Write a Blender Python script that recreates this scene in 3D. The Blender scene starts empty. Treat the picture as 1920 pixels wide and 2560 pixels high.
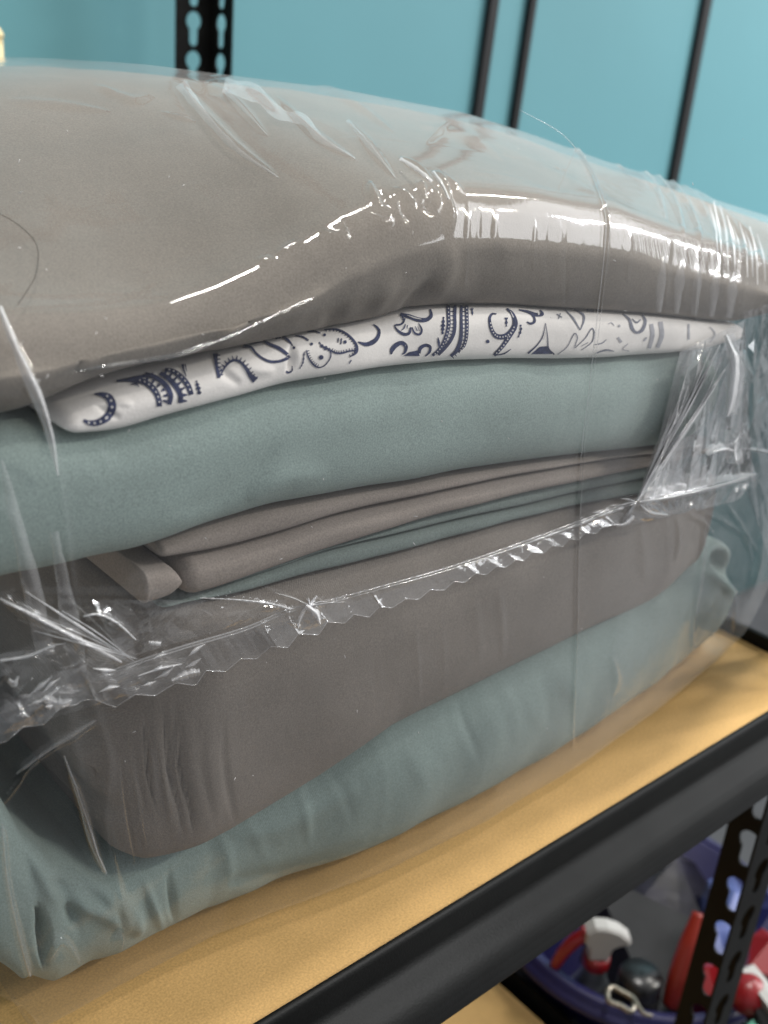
import bpy, math, random
import numpy as np
from mathutils import Matrix, Vector
from mathutils.bvhtree import BVHTree
rng = np.random.RandomState(7); random.seed(7)
S = bpy.context.scene

# ---------------------------------------------------------------- camera
# world: x along the shelf, y into the shelf, z up; z = 0 is the shelf top
FPX, H = 2700.0, 0.32                      # focal length in photo pixels (1920x2560), eye height
def _rot(a, b, c):
    ca, sa, cb, sb, cc, sc = math.cos(a), math.sin(a), math.cos(b), math.sin(b), math.cos(c), math.sin(c)
    Rz = np.array([[ca, -sa, 0], [sa, ca, 0], [0, 0, 1]])
    right, fwd, down = Rz @ [1, 0, 0], Rz @ [0, cb, -sb], Rz @ [0, -sb, -cb]
    return np.stack([cc*right + sc*down, -sc*right + cc*down, fwd])
CM = _rot(*np.radians((-43.13, 23.9, -5.38)))
EYE = np.array([0, 0, H])
def ray(x, y): return CM.T @ np.array([(x-960)/FPX, (y-1280)/FPX, 1.0])
def aty(x, y, Y): r = ray(x, y); return r*(Y/r[1]) + EYE
def atx(x, y, X): r = ray(x, y); return r*(X/r[0]) + EYE
def atz(x, y, Z): r = ray(x, y); return r*((Z-H)/r[2]) + EYE
def proj(P):
    c = (np.asarray(P) - EYE) @ CM.T
    return np.stack([c[..., 0]/c[..., 2]*FPX + 960, c[..., 1]/c[..., 2]*FPX + 1280], -1)

cam = bpy.data.cameras.new("camera"); co = bpy.data.objects.new("camera", cam)
S.collection.objects.link(co); S.camera = co
cam.lens = FPX/2560*36; cam.sensor_width = 36; cam.clip_start = 0.01; cam.clip_end = 50
m = Matrix.Identity(4)
for i in range(3):
    m[i][0], m[i][1], m[i][2], m[i][3] = CM[0][i], -CM[1][i], -CM[2][i], EYE[i]
co.matrix_world = m
cam.dof.use_dof = True; cam.dof.focus_distance = 0.37; cam.dof.aperture_fstop = 12

# ---------------------------------------------------------------- light
W = bpy.data.worlds.new("World"); S.world = W; W.use_nodes = True
W.node_tree.nodes["Background"].inputs[0].default_value = (0.93, 0.96, 1.0, 1)
W.node_tree.nodes["Background"].inputs[1].default_value = 0.22
def lamp_or_fill(loc, length, width, watts, rot=(0, 0, 0), col=(1, 0.965, 0.9), spread=180):
    l = bpy.data.lights.new("overhead_or_fill_light", 'AREA'); l.shape = 'RECTANGLE'
    l.size, l.size_y, l.energy, l.color = length, width, watts, col; l.spread = math.radians(spread)
    o = bpy.data.objects.new("overhead_or_fill_light", l); S.collection.objects.link(o)
    o.location = loc; o.rotation_euler = rot
lamp_or_fill((0.50, 0.44, 1.95), 0.50, 0.20, 1.55, col=(1, .975, .93), spread=46)  # downlight, its beam narrowed so the wall behind stays dim
lamp_or_fill((2.25, -0.15, 1.95), 0.60, 0.10, 15)
lamp_or_fill((2.55, -1.50, 1.95), 1.00, 0.10, 24, col=(1, .95, .82))
lamp_or_fill((5.00, -1.50, 1.95), 1.60, 0.14, 70, col=(.95, .97, 1))
lamp_or_fill((4.90, -1.60, 2.05), 4.00, 3.60, 140, col=(.955, .975, 1))  # wide unseen fill panel, added to brighten the right side softly
S.view_settings.view_transform = 'Standard'; S.view_settings.look = 'None'
S.view_settings.exposure = 1.05; S.view_settings.gamma = 1
S.cycles.use_denoising = True
S.cycles.max_bounces = 16; S.cycles.transparent_max_bounces = 24
S.cycles.sample_clamp_indirect = 4

# ---------------------------------------------------------------- helpers
def tag(o, label=None, cat=None, group=None, kind=None):
    if label: o["label"] = label
    if cat: o["category"] = cat
    if group: o["group"] = group
    if kind: o["kind"] = kind
    return o
def obj(name, V, F, mat, parent=None, smooth=True):
    me = bpy.data.meshes.new(name)
    me.from_pydata([tuple(v) for v in V], [], [tuple(int(i) for i in f) for f in F])
    me.polygons.foreach_set("use_smooth", [smooth]*len(me.polygons)); me.update()
    o = bpy.data.objects.new(name, me); S.collection.objects.link(o)
    if mat: me.materials.append(mat)
    if parent: o.parent = parent
    return o
def grid(name, G, mat, parent=None, closed=False, caps=False, uv=True):
    """loft: G[i, j] = point j of section i"""
    n, k, _ = G.shape
    idx = np.arange(n*k).reshape(n, k)
    if closed: idx = np.concatenate([idx, idx[:, :1]], 1)
    a, b, c, d = idx[:-1, :-1], idx[1:, :-1], idx[1:, 1:], idx[:-1, 1:]
    F = np.stack([a, b, c, d], -1).reshape(-1, 4)
    me = bpy.data.meshes.new(name); V = G.reshape(-1, 3); faces = F
    ncap = 0
    if caps:
        faces = [tuple(f) for f in F.tolist()] + [tuple(range(k)), tuple(range((n-1)*k, n*k))[::-1]]
        me.from_pydata(V.tolist(), [], faces)
    else:
        me.vertices.add(len(V)); me.vertices.foreach_set("co", V.astype(np.float32).ravel())
        me.loops.add(F.size); me.loops.foreach_set("vertex_index", F.ravel().astype(np.int32))
        me.polygons.add(len(F)); me.polygons.foreach_set("loop_start", np.arange(0, F.size, 4, dtype=np.int32))
        me.polygons.foreach_set("loop_total", np.full(len(F), 4, np.int32))
        me.update(calc_edges=True)
    if uv:
        u = np.repeat(np.linspace(0, 1, n), k); v = np.tile(np.linspace(0, 1, k), n)
        L = me.uv_layers.new(name="UVMap"); vi = np.zeros(len(me.loops), np.int32)
        me.loops.foreach_get("vertex_index", vi)
        L.data.foreach_set("uv", np.stack([u[vi], v[vi]], -1).astype(np.float32).ravel())
    me.polygons.foreach_set("use_smooth", [True]*len(me.polygons)); me.validate(); me.update()
    o = bpy.data.objects.new(name, me); S.collection.objects.link(o)
    if mat: me.materials.append(mat)
    if parent: o.parent = parent
    return o
def empty(name, loc, label, cat, group=None):
    o = bpy.data.objects.new(name, None); S.collection.objects.link(o); o.location = loc
    o.empty_display_size = 0.02
    return tag(o, label, cat, group)
def put(o, parent):                         # parent with the mesh kept in world coordinates
    o.parent = parent; o.matrix_parent_inverse = Matrix.Translation(-Vector(parent.location)); return o
def box(x0, x1, y0, y1, z0, z1, b=0.0):
    """box with chamfered edges: 24 verts"""
    c = np.array([(x0+x1)/2, (y0+y1)/2, (z0+z1)/2]); h = np.array([x1-x0, y1-y0, z1-z0])/2
    import bmesh
    bm = bmesh.new(); bmesh.ops.create_cube(bm, size=2.0)
    for v in bm.verts: v.co = Vector(c + np.array(v.co)*h)
    if b: bmesh.ops.bevel(bm, geom=list(bm.edges), offset=b, segments=2, affect='EDGES', profile=0.5)
    V = [tuple(v.co) for v in bm.verts]; bm.verts.index_update()
    F = [tuple(v.index for v in f.verts) for f in bm.faces]; bm.free()
    return V, F
def merge(*parts):
    V, F = [], []
    for v, f in parts:
        k = len(V); V += [tuple(p) for p in v]; F += [tuple(i+k for i in q) for q in f]
    return V, F
def cr(P, n):
    """Catmull-Rom through P, n samples by chord length"""
    P = np.asarray(P, float)
    if len(P) == 2: P = np.array([P[0], (P[0]+P[1])/2, P[1]])
    d = np.r_[0, np.cumsum(np.sqrt((np.diff(P, axis=0)**2).sum(1))**0.5 + 1e-9)]
    t = np.linspace(0, d[-1], n); T = np.zeros_like(P)
    T[1:-1] = (P[2:]-P[:-2])/(d[2:]-d[:-2])[:, None]
    T[0] = (P[1]-P[0])/(d[1]-d[0]); T[-1] = (P[-1]-P[-2])/(d[-1]-d[-2])
    i = np.clip(np.searchsorted(d, t, 'right')-1, 0, len(P)-2); h = (d[i+1]-d[i])[:, None]
    s = ((t-d[i])/(d[i+1]-d[i]))[:, None]
    return ((2*s**3-3*s**2+1)*P[i] + (s**3-2*s**2+s)*h*T[i] + (-2*s**3+3*s**2)*P[i+1] + (s**3-s**2)*h*T[i+1])
def tube_mesh(path, rad, k=8, n=None, caps=True):
    P = np.asarray(path, float)
    if n: P = cr(P, n)
    rad = np.broadcast_to(np.interp(np.linspace(0, 1, len(P)), np.linspace(0, 1, np.size(rad)), np.atleast_1d(rad)), len(P))
    T = np.gradient(P, axis=0); T /= np.linalg.norm(T, axis=1)[:, None] + 1e-12
    up = np.array([0.31, 0.2, 0.93]); A = np.cross(T, up); A /= np.linalg.norm(A, axis=1)[:, None]; B = np.cross(T, A)
    th = np.linspace(0, 2*np.pi, k, endpoint=False)
    G = P[:, None] + rad[:, None, None]*(np.cos(th)[None, :, None]*A[:, None] + np.sin(th)[None, :, None]*B[:, None])
    nn = len(P); V = G.reshape(-1, 3).tolist(); F = []
    for i in range(nn-1):
        for j in range(k):
            F.append((i*k+j, i*k+(j+1) % k, (i+1)*k+(j+1) % k, (i+1)*k+j))
    if caps: F += [tuple(range(k))[::-1], tuple(range((nn-1)*k, nn*k))]
    return V, F
def lathe(prof, k=40, axis=None, loc=(0, 0, 0)):
    """prof = [(r, z)] turned about z, then rotated by axis (Matrix 3x3) and moved to loc"""
    th = np.linspace(0, 2*np.pi, k, endpoint=False)
    V = []; F = []
    for r, z in prof:
        for t in th:
            p = Vector((r*math.cos(t), r*math.sin(t), z))
            if axis is not None: p = axis @ p
            V.append(tuple(p + Vector(loc)))
    for i in range(len(prof)-1):
        for j in range(k): F.append((i*k+j, i*k+(j+1) % k, (i+1)*k+(j+1) % k, (i+1)*k+j))
    return V, F
def wob(P, lam, seed, n=7):
    r = np.random.RandomState(seed); out = 0
    for i in range(n):
        d = r.normal(size=3); d /= np.linalg.norm(d)
        out = out + np.sin(2*np.pi*(P @ d)/(lam*r.uniform(.6, 1.7)) + r.uniform(0, 6.28))
    return out/math.sqrt(n)
def sm(x, a, b):
    t = np.clip((x-a)/(b-a), 0, 1); return t*t*(3-2*t)

def creases(px, items):
    """height field from fold lines: items = (polyline px, half width px, height, [taper])
    px: (..., 2) photo coordinates of the surface points; returns a height for each point"""
    sh = px.shape[:-1]; Q = px.reshape(-1, 2); out = np.zeros(len(Q))
    for it in items:
        poly, w, amp = it[0], it[1], it[2]; kind = it[3] if len(it) > 3 else 'taper'
        C = cr(poly, max(24, 6*len(poly)))
        lo, hi = C.min(0)-4*w, C.max(0)+4*w
        sel = np.where(((Q >= lo) & (Q <= hi)).all(1))[0]
        if not len(sel): continue
        q = Q[sel]; best = np.full(len(sel), 1e9); bt = np.zeros(len(sel))
        for i in range(len(C)-1):
            a, b = C[i], C[i+1]; ab = b-a
            t = np.clip(((q-a) @ ab)/(ab @ ab + 1e-9), 0, 1)
            d = np.hypot(*(q-a-t[:, None]*ab).T); k = d < best
            best[k] = d[k]; bt[k] = (i+t[k])/(len(C)-1)
        if kind == 'taper': ww = w*np.maximum(np.sin(np.pi*np.clip(bt*.9+.05, 0, 1))**.6, .05); aa = np.sin(np.pi*bt)**.7
        elif kind == 'end': ww = w*(1.15-bt); aa = (1-bt)**.7          # strong at the start, fading out
        elif kind == 'start': ww = w*(.25+.9*bt); aa = np.minimum(1, bt*3)
        else: ww = w; aa = np.minimum(1, np.minimum(bt, 1-bt)*12)
        out[sel] += amp*aa*np.exp(-(best/ww)**2)
    return out.reshape(sh)

# ---------------------------------------------------------------- materials
def mat(name):
    m = bpy.data.materials.new(name); m.use_nodes = True
    N = m.node_tree.nodes; L = m.node_tree.links
    return m, N, L, N["Principled BSDF"]
def node(N, t, **kw):
    n = N.new(t)
    for k, v in kw.items():
        if k in n.inputs: n.inputs[k].default_value = v
        else: setattr(n, k, v)
    return n
def noise_col(N, L, c0, c1, scale, detail=4, coord=None, lo=.3, hi=.7):
    tn = node(N, 'ShaderNodeTexNoise'); tn.inputs['Scale'].default_value = scale; tn.inputs['Detail'].default_value = detail
    if coord: L.new(coord, tn.inputs['Vector'])
    r = node(N, 'ShaderNodeValToRGB'); r.color_ramp.elements[0].position = lo; r.color_ramp.elements[1].position = hi
    r.color_ramp.elements[0].color = (*c0, 1); r.color_ramp.elements[1].color = (*c1, 1)
    L.new(tn.outputs[0], r.inputs[0]); return r, tn
def cloth(name, col, var=.16, twill=0.0, rough=.9):
    m, N, L, B = mat(name)
    tc = node(N, 'ShaderNodeTexCoord'); c = tc.outputs['Object']
    r1, _ = noise_col(N, L, [v*(1-var) for v in col], [v*(1+var) for v in col], 1700, 2, c)
    r2, _ = noise_col(N, L, [.93]*3, [1.07]*3, 30, 3, c)
    mx = node(N, 'ShaderNodeMix', data_type='RGBA', blend_type='MULTIPLY'); mx.inputs[0].default_value = 1
    L.new(r1.outputs[0], mx.inputs[6]); L.new(r2.outputs[0], mx.inputs[7]); L.new(mx.outputs[2], B.inputs['Base Color'])
    B.inputs['Roughness'].default_value = rough; B.inputs['Specular IOR Level'].default_value = .25
    B.inputs['Sheen Weight'].default_value = .08; B.inputs['Sheen Roughness'].default_value = .5
    n2 = node(N, 'ShaderNodeTexNoise', Scale=1400.0, Detail=2.0); L.new(c, n2.inputs['Vector'])
    n3 = node(N, 'ShaderNodeTexNoise', Scale=140.0, Detail=3.0); L.new(c, n3.inputs['Vector'])
    b1 = node(N, 'ShaderNodeBump', Strength=.28, Distance=.0003); L.new(n2.outputs[0], b1.inputs['Height'])
    b2 = node(N, 'ShaderNodeBump', Strength=.2, Distance=.0009); L.new(n3.outputs[0], b2.inputs['Height']); L.new(b1.outputs[0], b2.inputs['Normal'])
    last = b2
    if twill:
        mp = node(N, 'ShaderNodeMapping'); mp.inputs['Rotation'].default_value = (0, math.radians(38), 0); L.new(c, mp.inputs[0])
        wv = node(N, 'ShaderNodeTexWave', Scale=520.0, Distortion=1.2, Detail=1.0); wv.bands_direction = 'Z'
        wv.inputs['Detail Scale'].default_value = 8; L.new(mp.outputs[0], wv.inputs['Vector'])
        b3 = node(N, 'ShaderNodeBump', Strength=twill, Distance=.0004); L.new(wv.outputs['Fac'], b3.inputs['Height']); L.new(b2.outputs[0], b3.inputs['Normal']); last = b3
    L.new(last.outputs[0], B.inputs['Normal'])
    return m
M_taupe = cloth("taupe_cotton", (.20, .176, .150))
M_taupe2 = cloth("taupe_cotton_fold", (.29, .25, .222))
M_taupe3 = cloth("taupe_cotton_lower", (.222, .196, .174), twill=.22)
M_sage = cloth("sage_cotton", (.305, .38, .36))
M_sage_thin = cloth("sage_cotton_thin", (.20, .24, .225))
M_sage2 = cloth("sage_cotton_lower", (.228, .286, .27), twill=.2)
M_white = cloth("off_white_cotton", (.90, .86, .825), var=.03)
def flat(name, col, rough=.5, spec=.5, metal=0, var=0, scale=200, bump=0.0, bscale=300):
    m, N, L, B = mat(name)
    B.inputs['Roughness'].default_value = rough; B.inputs['Specular IOR Level'].default_value = spec; B.inputs['Metallic'].default_value = metal
    B.inputs['Base Color'].default_value = (*col, 1)
    tc = node(N, 'ShaderNodeTexCoord')
    if var:
        r, _ = noise_col(N, L, [max(0, v*(1-var)) for v in col], [v*(1+var) for v in col], scale, 5, tc.outputs['Object'])
        L.new(r.outputs[0], B.inputs['Base Color'])
    if bump:
        n2 = node(N, 'ShaderNodeTexNoise', Scale=bscale, Detail=4.0); L.new(tc.outputs['Object'], n2.inputs['Vector'])
        b = node(N, 'ShaderNodeBump', Strength=bump, Distance=.001); L.new(n2.outputs[0], b.inputs['Height']); L.new(b.outputs[0], B.inputs['Normal'])
    return m
M_ink = flat("navy_ink", (.045, .055, .118), .9, .2, var=.35, scale=600)
M_dot = flat("white_dot", (.68, .66, .66), .9, .2)
M_black = flat("black_powder_coat", (.0050, .0052, .0050), .55, .16, var=.3, scale=40, bump=.15, bscale=900)
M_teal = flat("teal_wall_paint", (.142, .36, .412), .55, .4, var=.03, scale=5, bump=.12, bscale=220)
M_strip = flat("black_trim", (.008, .008, .009), .5, .4)
def wood():
    m, N, L, B = mat("fibreboard")
    tc = node(N, 'ShaderNodeTexCoord'); c = tc.outputs['Object']
    r1, _ = noise_col(N, L, (.53, .33, .122), (.60, .372, .142), 45, 5, c)
    r2, _ = noise_col(N, L, (.82,)*3, (1.14,)*3, 1100, 3, c)
    mx = node(N, 'ShaderNodeMix', data_type='RGBA', blend_type='MULTIPLY'); mx.inputs[0].default_value = 1
    L.new(r1.outputs[0], mx.inputs[6]); L.new(r2.outputs[0], mx.inputs[7])
    # stray fibres
    mp = node(N, 'ShaderNodeMapping'); mp.inputs['Scale'].default_value = (60, 260, 60); mp.inputs['Rotation'].default_value = (0, 0, .7); L.new(c, mp.inputs[0])
    vo = node(N, 'ShaderNodeTexVoronoi', Scale=1.0); L.new(mp.outputs[0], vo.inputs['Vector'])
    rr = node(N, 'ShaderNodeValToRGB'); rr.color_ramp.elements[0].position = .02; rr.color_ramp.elements[1].position = .10
    rr.color_ramp.elements[0].color = (1.25, 1.25, 1.2, 1); rr.color_ramp.elements[1].color = (1, 1, 1, 1); L.new(vo.outputs[0], rr.inputs[0])
    m2 = node(N, 'ShaderNodeMix', data_type='RGBA', blend_type='MULTIPLY'); m2.inputs[0].default_value = 1
    L.new(mx.outputs[2], m2.inputs[6]); L.new(rr.outputs[0], m2.inputs[7]); L.new(m2.outputs[2], B.inputs['Base Color'])
    B.inputs['Roughness'].default_value = .62; B.inputs['Specular IOR Level'].default_value = .35
    n2 = node(N, 'ShaderNodeTexNoise', Scale=500.0, Detail=5.0); L.new(c, n2.inputs['Vector'])
    b = node(N, 'ShaderNodeBump', Strength=.12, Distance=.001); L.new(n2.outputs[0], b.inputs['Height']); L.new(b.outputs[0], B.inputs['Normal'])
    return m
M_wood = wood()
def plastic(name, haze=.03, rough=.045, ripple=0.0, refl=1.0):
    """thin clear film: transparent, mirror-like by angle of view, a touch of milky scatter"""
    m, N, L, B = mat(name); N.remove(B); out = N["Material Output"]
    tr = node(N, 'ShaderNodeBsdfTransparent'); tr.inputs[0].default_value = (.985, .985, .985, 1)
    gl = node(N, 'ShaderNodeBsdfGlossy'); gl.inputs['Roughness'].default_value = rough; gl.inputs[0].default_value = (1, 1, 1, 1)
    df = node(N, 'ShaderNodeBsdfDiffuse'); df.inputs[0].default_value = (.9, .9, .92, 1)
    lw = node(N, 'ShaderNodeLayerWeight', Blend=.5)
    p = node(N, 'ShaderNodeMath', operation='POWER'); L.new(lw.outputs['Facing'], p.inputs[0]); p.inputs[1].default_value = 5.2
    ml = node(N, 'ShaderNodeMath', operation='MULTIPLY_ADD'); L.new(p.outputs[0], ml.inputs[0]); ml.inputs[1].default_value = .62*refl; ml.inputs[2].default_value = .05*refl
    p2 = node(N, 'ShaderNodeMath', operation='POWER'); L.new(lw.outputs['Facing'], p2.inputs[0]); p2.inputs[1].default_value = 3.5
    mz = node(N, 'ShaderNodeMath', operation='MULTIPLY_ADD'); L.new(p2.outputs[0], mz.inputs[0]); mz.inputs[1].default_value = .12+haze; mz.inputs[2].default_value = haze
    mh = node(N, 'ShaderNodeMixShader'); L.new(mz.outputs[0], mh.inputs[0]); L.new(tr.outputs[0], mh.inputs[1]); L.new(df.outputs[0], mh.inputs[2])
    ms = node(N, 'ShaderNodeMixShader'); L.new(ml.outputs[0], ms.inputs[0]); L.new(mh.outputs[0], ms.inputs[1]); L.new(gl.outputs[0], ms.inputs[2])
    L.new(ms.outputs[0], out.inputs[0])
    if ripple:
        uv = node(N, 'ShaderNodeTexCoord'); mp = node(N, 'ShaderNodeMapping'); mp.inputs['Scale'].default_value = (420, 12, 1); L.new(uv.outputs['UV'], mp.inputs[0])
        t = node(N, 'ShaderNodeTexNoise', Scale=1.0, Detail=2.0); L.new(mp.outputs[0], t.inputs['Vector'])
        # fine pull lines grow towards the gathered right-hand end
        sx = node(N, 'ShaderNodeSeparateXYZ'); L.new(uv.outputs['UV'], sx.inputs[0])
        mr = node(N, 'ShaderNodeMapRange'); L.new(sx.outputs[0], mr.inputs[0])
        mr.inputs[1].default_value = .38; mr.inputs[2].default_value = .62; mr.inputs[3].default_value = .08; mr.inputs[4].default_value = 1
        hz = node(N, 'ShaderNodeMath', operation='MULTIPLY_ADD'); L.new(mr.outputs[0], hz.inputs[0]); hz.inputs[1].default_value = .05; L.new(mz.outputs[0], hz.inputs[2]); L.new(hz.outputs[0], mh.inputs[0])  # added haze to the right puts a broad pale sheen into the film
        sg = node(N, 'ShaderNodeMath', operation='MULTIPLY'); L.new(mr.outputs[0], sg.inputs[0]); sg.inputs[1].default_value = ripple
        b = node(N, 'ShaderNodeBump', Distance=.0012); L.new(t.outputs[0], b.inputs['Height']); L.new(sg.outputs[0], b.inputs['Strength'])
        t2 = node(N, 'ShaderNodeTexNoise', Scale=35.0, Detail=2.0); L.new(uv.outputs['Object'], t2.inputs['Vector'])
        b2 = node(N, 'ShaderNodeBump', Strength=.14, Distance=.003); L.new(t2.outputs[0], b2.inputs['Height']); L.new(b.outputs[0], b2.inputs['Normal'])
        L.new(b2.outputs[0], gl.inputs['Normal'])
    else:
        tc = node(N, 'ShaderNodeTexCoord')
        t2 = node(N, 'ShaderNodeTexNoise', Scale=160.0, Detail=2.0); L.new(tc.outputs['Object'], t2.inputs['Vector'])
        b2 = node(N, 'ShaderNodeBump', Strength=.3, Distance=.002); L.new(t2.outputs[0], b2.inputs['Height']); L.new(b2.outputs[0], gl.inputs['Normal'])
    return m
M_bag = plastic("clear_film", .010, .075, ripple=.17)
M_flap = plastic("clear_film_double", .05, .07, refl=1.6)
M_gus = plastic("clear_film_bunched", .13, .08, refl=3.5)
M_top = plastic("clear_film_top_fold", .09, .12, refl=1.1)
M_line = plastic("clear_film_glint", .62, .15, refl=1.5)  # strong white haze stands in for bright glints along creases
M_pleat = plastic("clear_film_pleat", .34, .12, refl=1.2)  # heavier haze: doubled film plus the highlights along it
M_pleat2 = plastic("clear_film_soft_pleat", .09, .10, refl=1.0)
M_weld = plastic("clear_film_weld", .12, .10, refl=1.8)

# ---------------------------------------------------------------- the setting
WALLY = 0.93
V, F = box(-1.2, 4.2, WALLY, WALLY+.1, -1.2, 2.4); wall = tag(obj("back_wall", V, F, M_teal, smooth=False), "teal painted wall behind the shelving", "wall", kind="structure")
M_floor = flat("grey_floor", (.05, .05, .055), .6, var=.3, scale=6)
M_lower = flat("dark_teal_lower", (.018, .060, .068), .55, .4, var=.04, scale=5, bump=.1, bscale=220)
V, F = box(-1.2, 4.2, WALLY-.004, WALLY+.002, -.66, -.02); tag(obj("lower_wall", V, F, M_lower, smooth=False), "dark teal lower part of the wall", "wall", kind="structure")  # thin slab in a darker teal over the lower wall
V, F = box(-1.2, 4.2, -2.5, WALLY, -.75, -.65); tag(obj("floor", V, F, M_floor, smooth=False), "dark grey floor below the shelving", "floor", kind="structure")
strips = [((1228, 0), 22.5, "left one of the close pair of black strips on the teal wall"),
          ((1326, 0), 16, "right one of the close pair of black strips on the teal wall"),
          ((1762, 0), 19, "lone black strip on the teal wall, nearest the right edge")]
for (px, py), wpx, lab in strips:
    a = aty(px-wpx/2, 130 + 0*py, WALLY); b = aty(px+wpx/2, 130, WALLY)
    s = {1228: -18, 1326: -19.5, 1762: -24}[px]                 # the strips are traced at photo row 130
    xa, xb = aty(px-wpx/2+s, 130, WALLY)[0], aty(px+wpx/2+s, 130, WALLY)[0]
    V, F = box(xa, xb, WALLY-.007, WALLY+.001, -.6, 2.2, .0015)
    k = {1228: .040, 1326: .035, 1762: 0}[px]                   # the close pair leans a little
    V = [(x + k*(z-.31), y, z) for x, y, z in V]
    tag(obj("wall_strip", V, F, M_strip, smooth=False), lab, "wall strip", "black strips on the teal wall")

# ---------------------------------------------------------------- shelving unit
XR = 0.568; YF = 0.215; YB = 0.87
rack = empty("shelving_unit", (.1, .5, -.65), "black perforated steel shelving unit with fibreboard shelves", "shelving")
put(obj("shelf_board", *box(-.45, XR-.006, YF+.002, YB-.01, -.013, 0, .0008), M_wood, smooth=False), rack)
LZ = -0.392
put(obj("shelf_board", *box(-.45, XR-.016, YF+.002, YB-.01, LZ-.013, LZ, .0008), M_wood, smooth=False), rack)
def sweep_x(prof, x0, x1):
    n = len(prof); V = [(x0, y, z) for y, z in prof] + [(x1, y, z) for y, z in prof]
    F = [(i, (i+1) % n, n+(i+1) % n, n+i) for i in range(n)] + [tuple(range(n))[::-1], tuple(range(n, 2*n))]
    return V, F
def beam_prof(y, s, z):      # z-section beam: lip, rolled ledge, face, return; s = +1 faces -y
    P = [(0, .0042), (-.0015, .0042), (-.0026, .0034), (-.003, .0018), (-.003, -.0085), (-.0036, -.0105), (-.0055, -.0122), (-.0095, -.0142), (-.0135, -.0164), (-.0165, -.0192), (-.0181, -.0228), (-.0187, -.0270),
         (-.0187, -.0325), (-.0178, -.0345), (-.001, -.0345), (-.001, -.0328), (-.0155, -.0328), (-.0165, -.0315), (-.0165, -.0235), (-.003, -.015), (0, -.0135)]
    return [(y+s*a, z+b) for a, b in P]
put(obj("front_beam", *sweep_x(beam_prof(YF, 1, 0), -.45, XR-.003), M_black, smooth=True), rack)
put(obj("front_beam", *sweep_x(beam_prof(YF, 1, LZ), -.45, XR-.003), M_black, smooth=False), rack)
put(obj("rear_beam", *sweep_x(beam_prof(YB-.008, -1, 0), -.45, XR-.003), M_black, smooth=False), rack)
def end_beam(z):
    P = [(XR-.0055, z+.008), (XR-.003, z+.0085), (XR-.0025, z-.04), (XR-.02, z-.042), (XR-.02, z-.040), (XR-.0055, z-.038)]
    n = len(P); y0, y1 = YF+.001, YB-.012
    V = [(x, y0, zz) for x, zz in P] + [(x, y1, zz) for x, zz in P]
    F = [(i, n+i, n+(i+1) % n, (i+1) % n) for i in range(n)] + [tuple(range(n)), tuple(range(n, 2*n))[::-1]]
    return V, F
put(obj("end_beam", *end_beam(0), M_black, smooth=False), rack)
put(obj("end_beam", *end_beam(LZ), M_black, smooth=False), rack)

def keyhole(cu, cv, n=20):
    """keyhole outline (u across, v up): round top, narrow slot below"""
    pts = []; R, r, h = .0076, .0043, .0158
    a0 = math.asin(r/R)
    for t in np.linspace(-math.pi/2+a0, 3*math.pi/2-a0, 14): pts.append((cu+R*math.cos(t), cv+R*math.sin(t)))
    for t in np.linspace(math.pi, 2*math.pi, 7): pts.append((cu+r*math.cos(t), cv-h+r*math.sin(t)))
    return pts
def flange(width, z0, z1, pitch, first, to3, th, narrow=1.0):
    """perforated strip built cell by cell round keyhole outlines; to3(u, v, w) maps to space, w through the thickness"""
    V, F = [], []
    def quad_ring(w):
        pass
    vs = np.arange(first, z1, pitch); edges = [z0] + [v+pitch*.36 for v in vs if z0 < v+pitch*.36 < z1] + [z1]
    for c in range(len(edges)-1):
        a, b = edges[c], edges[c+1]; mids = [v for v in vs if a < v < b]
        hole = keyhole(width*.5, mids[0]) if (mids and b-a > pitch*.8) else None
        for w, flip in ((0, False), (th, True)):
            if hole is None:
                k = len(V); V += [to3(0, a, w), to3(width, a, w), to3(width, b, w), to3(0, b, w)]
                F.append((k, k+1, k+2, k+3) if not flip else (k+3, k+2, k+1, k)); continue
            n = len(hole); cu, cv = width*.5, (a+b)/2; outer = []
            for (u, v) in hole:
                du, dv = u-cu, v-cv
                s = min((width/2)/abs(du) if abs(du) > 1e-9 else 1e9, ((b-a)/2)/abs(dv) if abs(dv) > 1e-9 else 1e9)
                outer.append([cu+du*s, cv+dv*s])
            for cx, cy in ((0, a), (width, a), (width, b), (0, b)):          # snap the nearest ray to each corner
                i = min(range(n), key=lambda q: (outer[q][0]-cx)**2+(outer[q][1]-cy)**2); outer[i] = [cx, cy]
            k = len(V); V += [to3(u, v, w) for u, v in hole] + [to3(u, v, w) for u, v in outer]
            for i in range(n):
                j = (i+1) % n; q = (k+i, k+n+i, k+n+j, k+j); F.append(q if not flip else q[::-1])
        if hole is not None:                                                # wall of the hole
            n = len(hole); k = len(V); V += [to3(u, v, 0) for u, v in hole] + [to3(u, v, th) for u, v in hole]
            for i in range(n): j = (i+1) % n; F.append((k+i, k+j, k+n+j, k+n+i))
    for u in (0, width):                                                     # long edges
        k = len(V); V += [to3(u, z0, 0), to3(u, z1, 0), to3(u, z1, th), to3(u, z0, th)]; F.append((k, k+1, k+2, k+3))
    return V, F
TH, FW = .0016, .0355
def post(xc, yc, sx, sy, z0, z1, first, pitch):
    """steel angle with its corner at (xc, yc); flanges run towards sx in x and sy in y"""
    a = flange(FW, z0, z1, pitch, first, lambda u, v, w: (xc+sx*u, yc+sy*w, v), TH)
    b = flange(FW-TH, z0, z1, pitch, first, lambda u, v, w: (xc+sx*w, yc+sy*(TH+u), v), TH)
    return merge(a, b)
put(obj("post", *post(XR, YF, -1, 1, -.65, 1.3, -.172-12*.0385, .0385), M_black, smooth=False), rack)
put(obj("post", *post(XR-.0035, YB+.012, -1, -1, -.65, 1.3, .314-30*.0313, .0313), M_black, smooth=False), rack)

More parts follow.
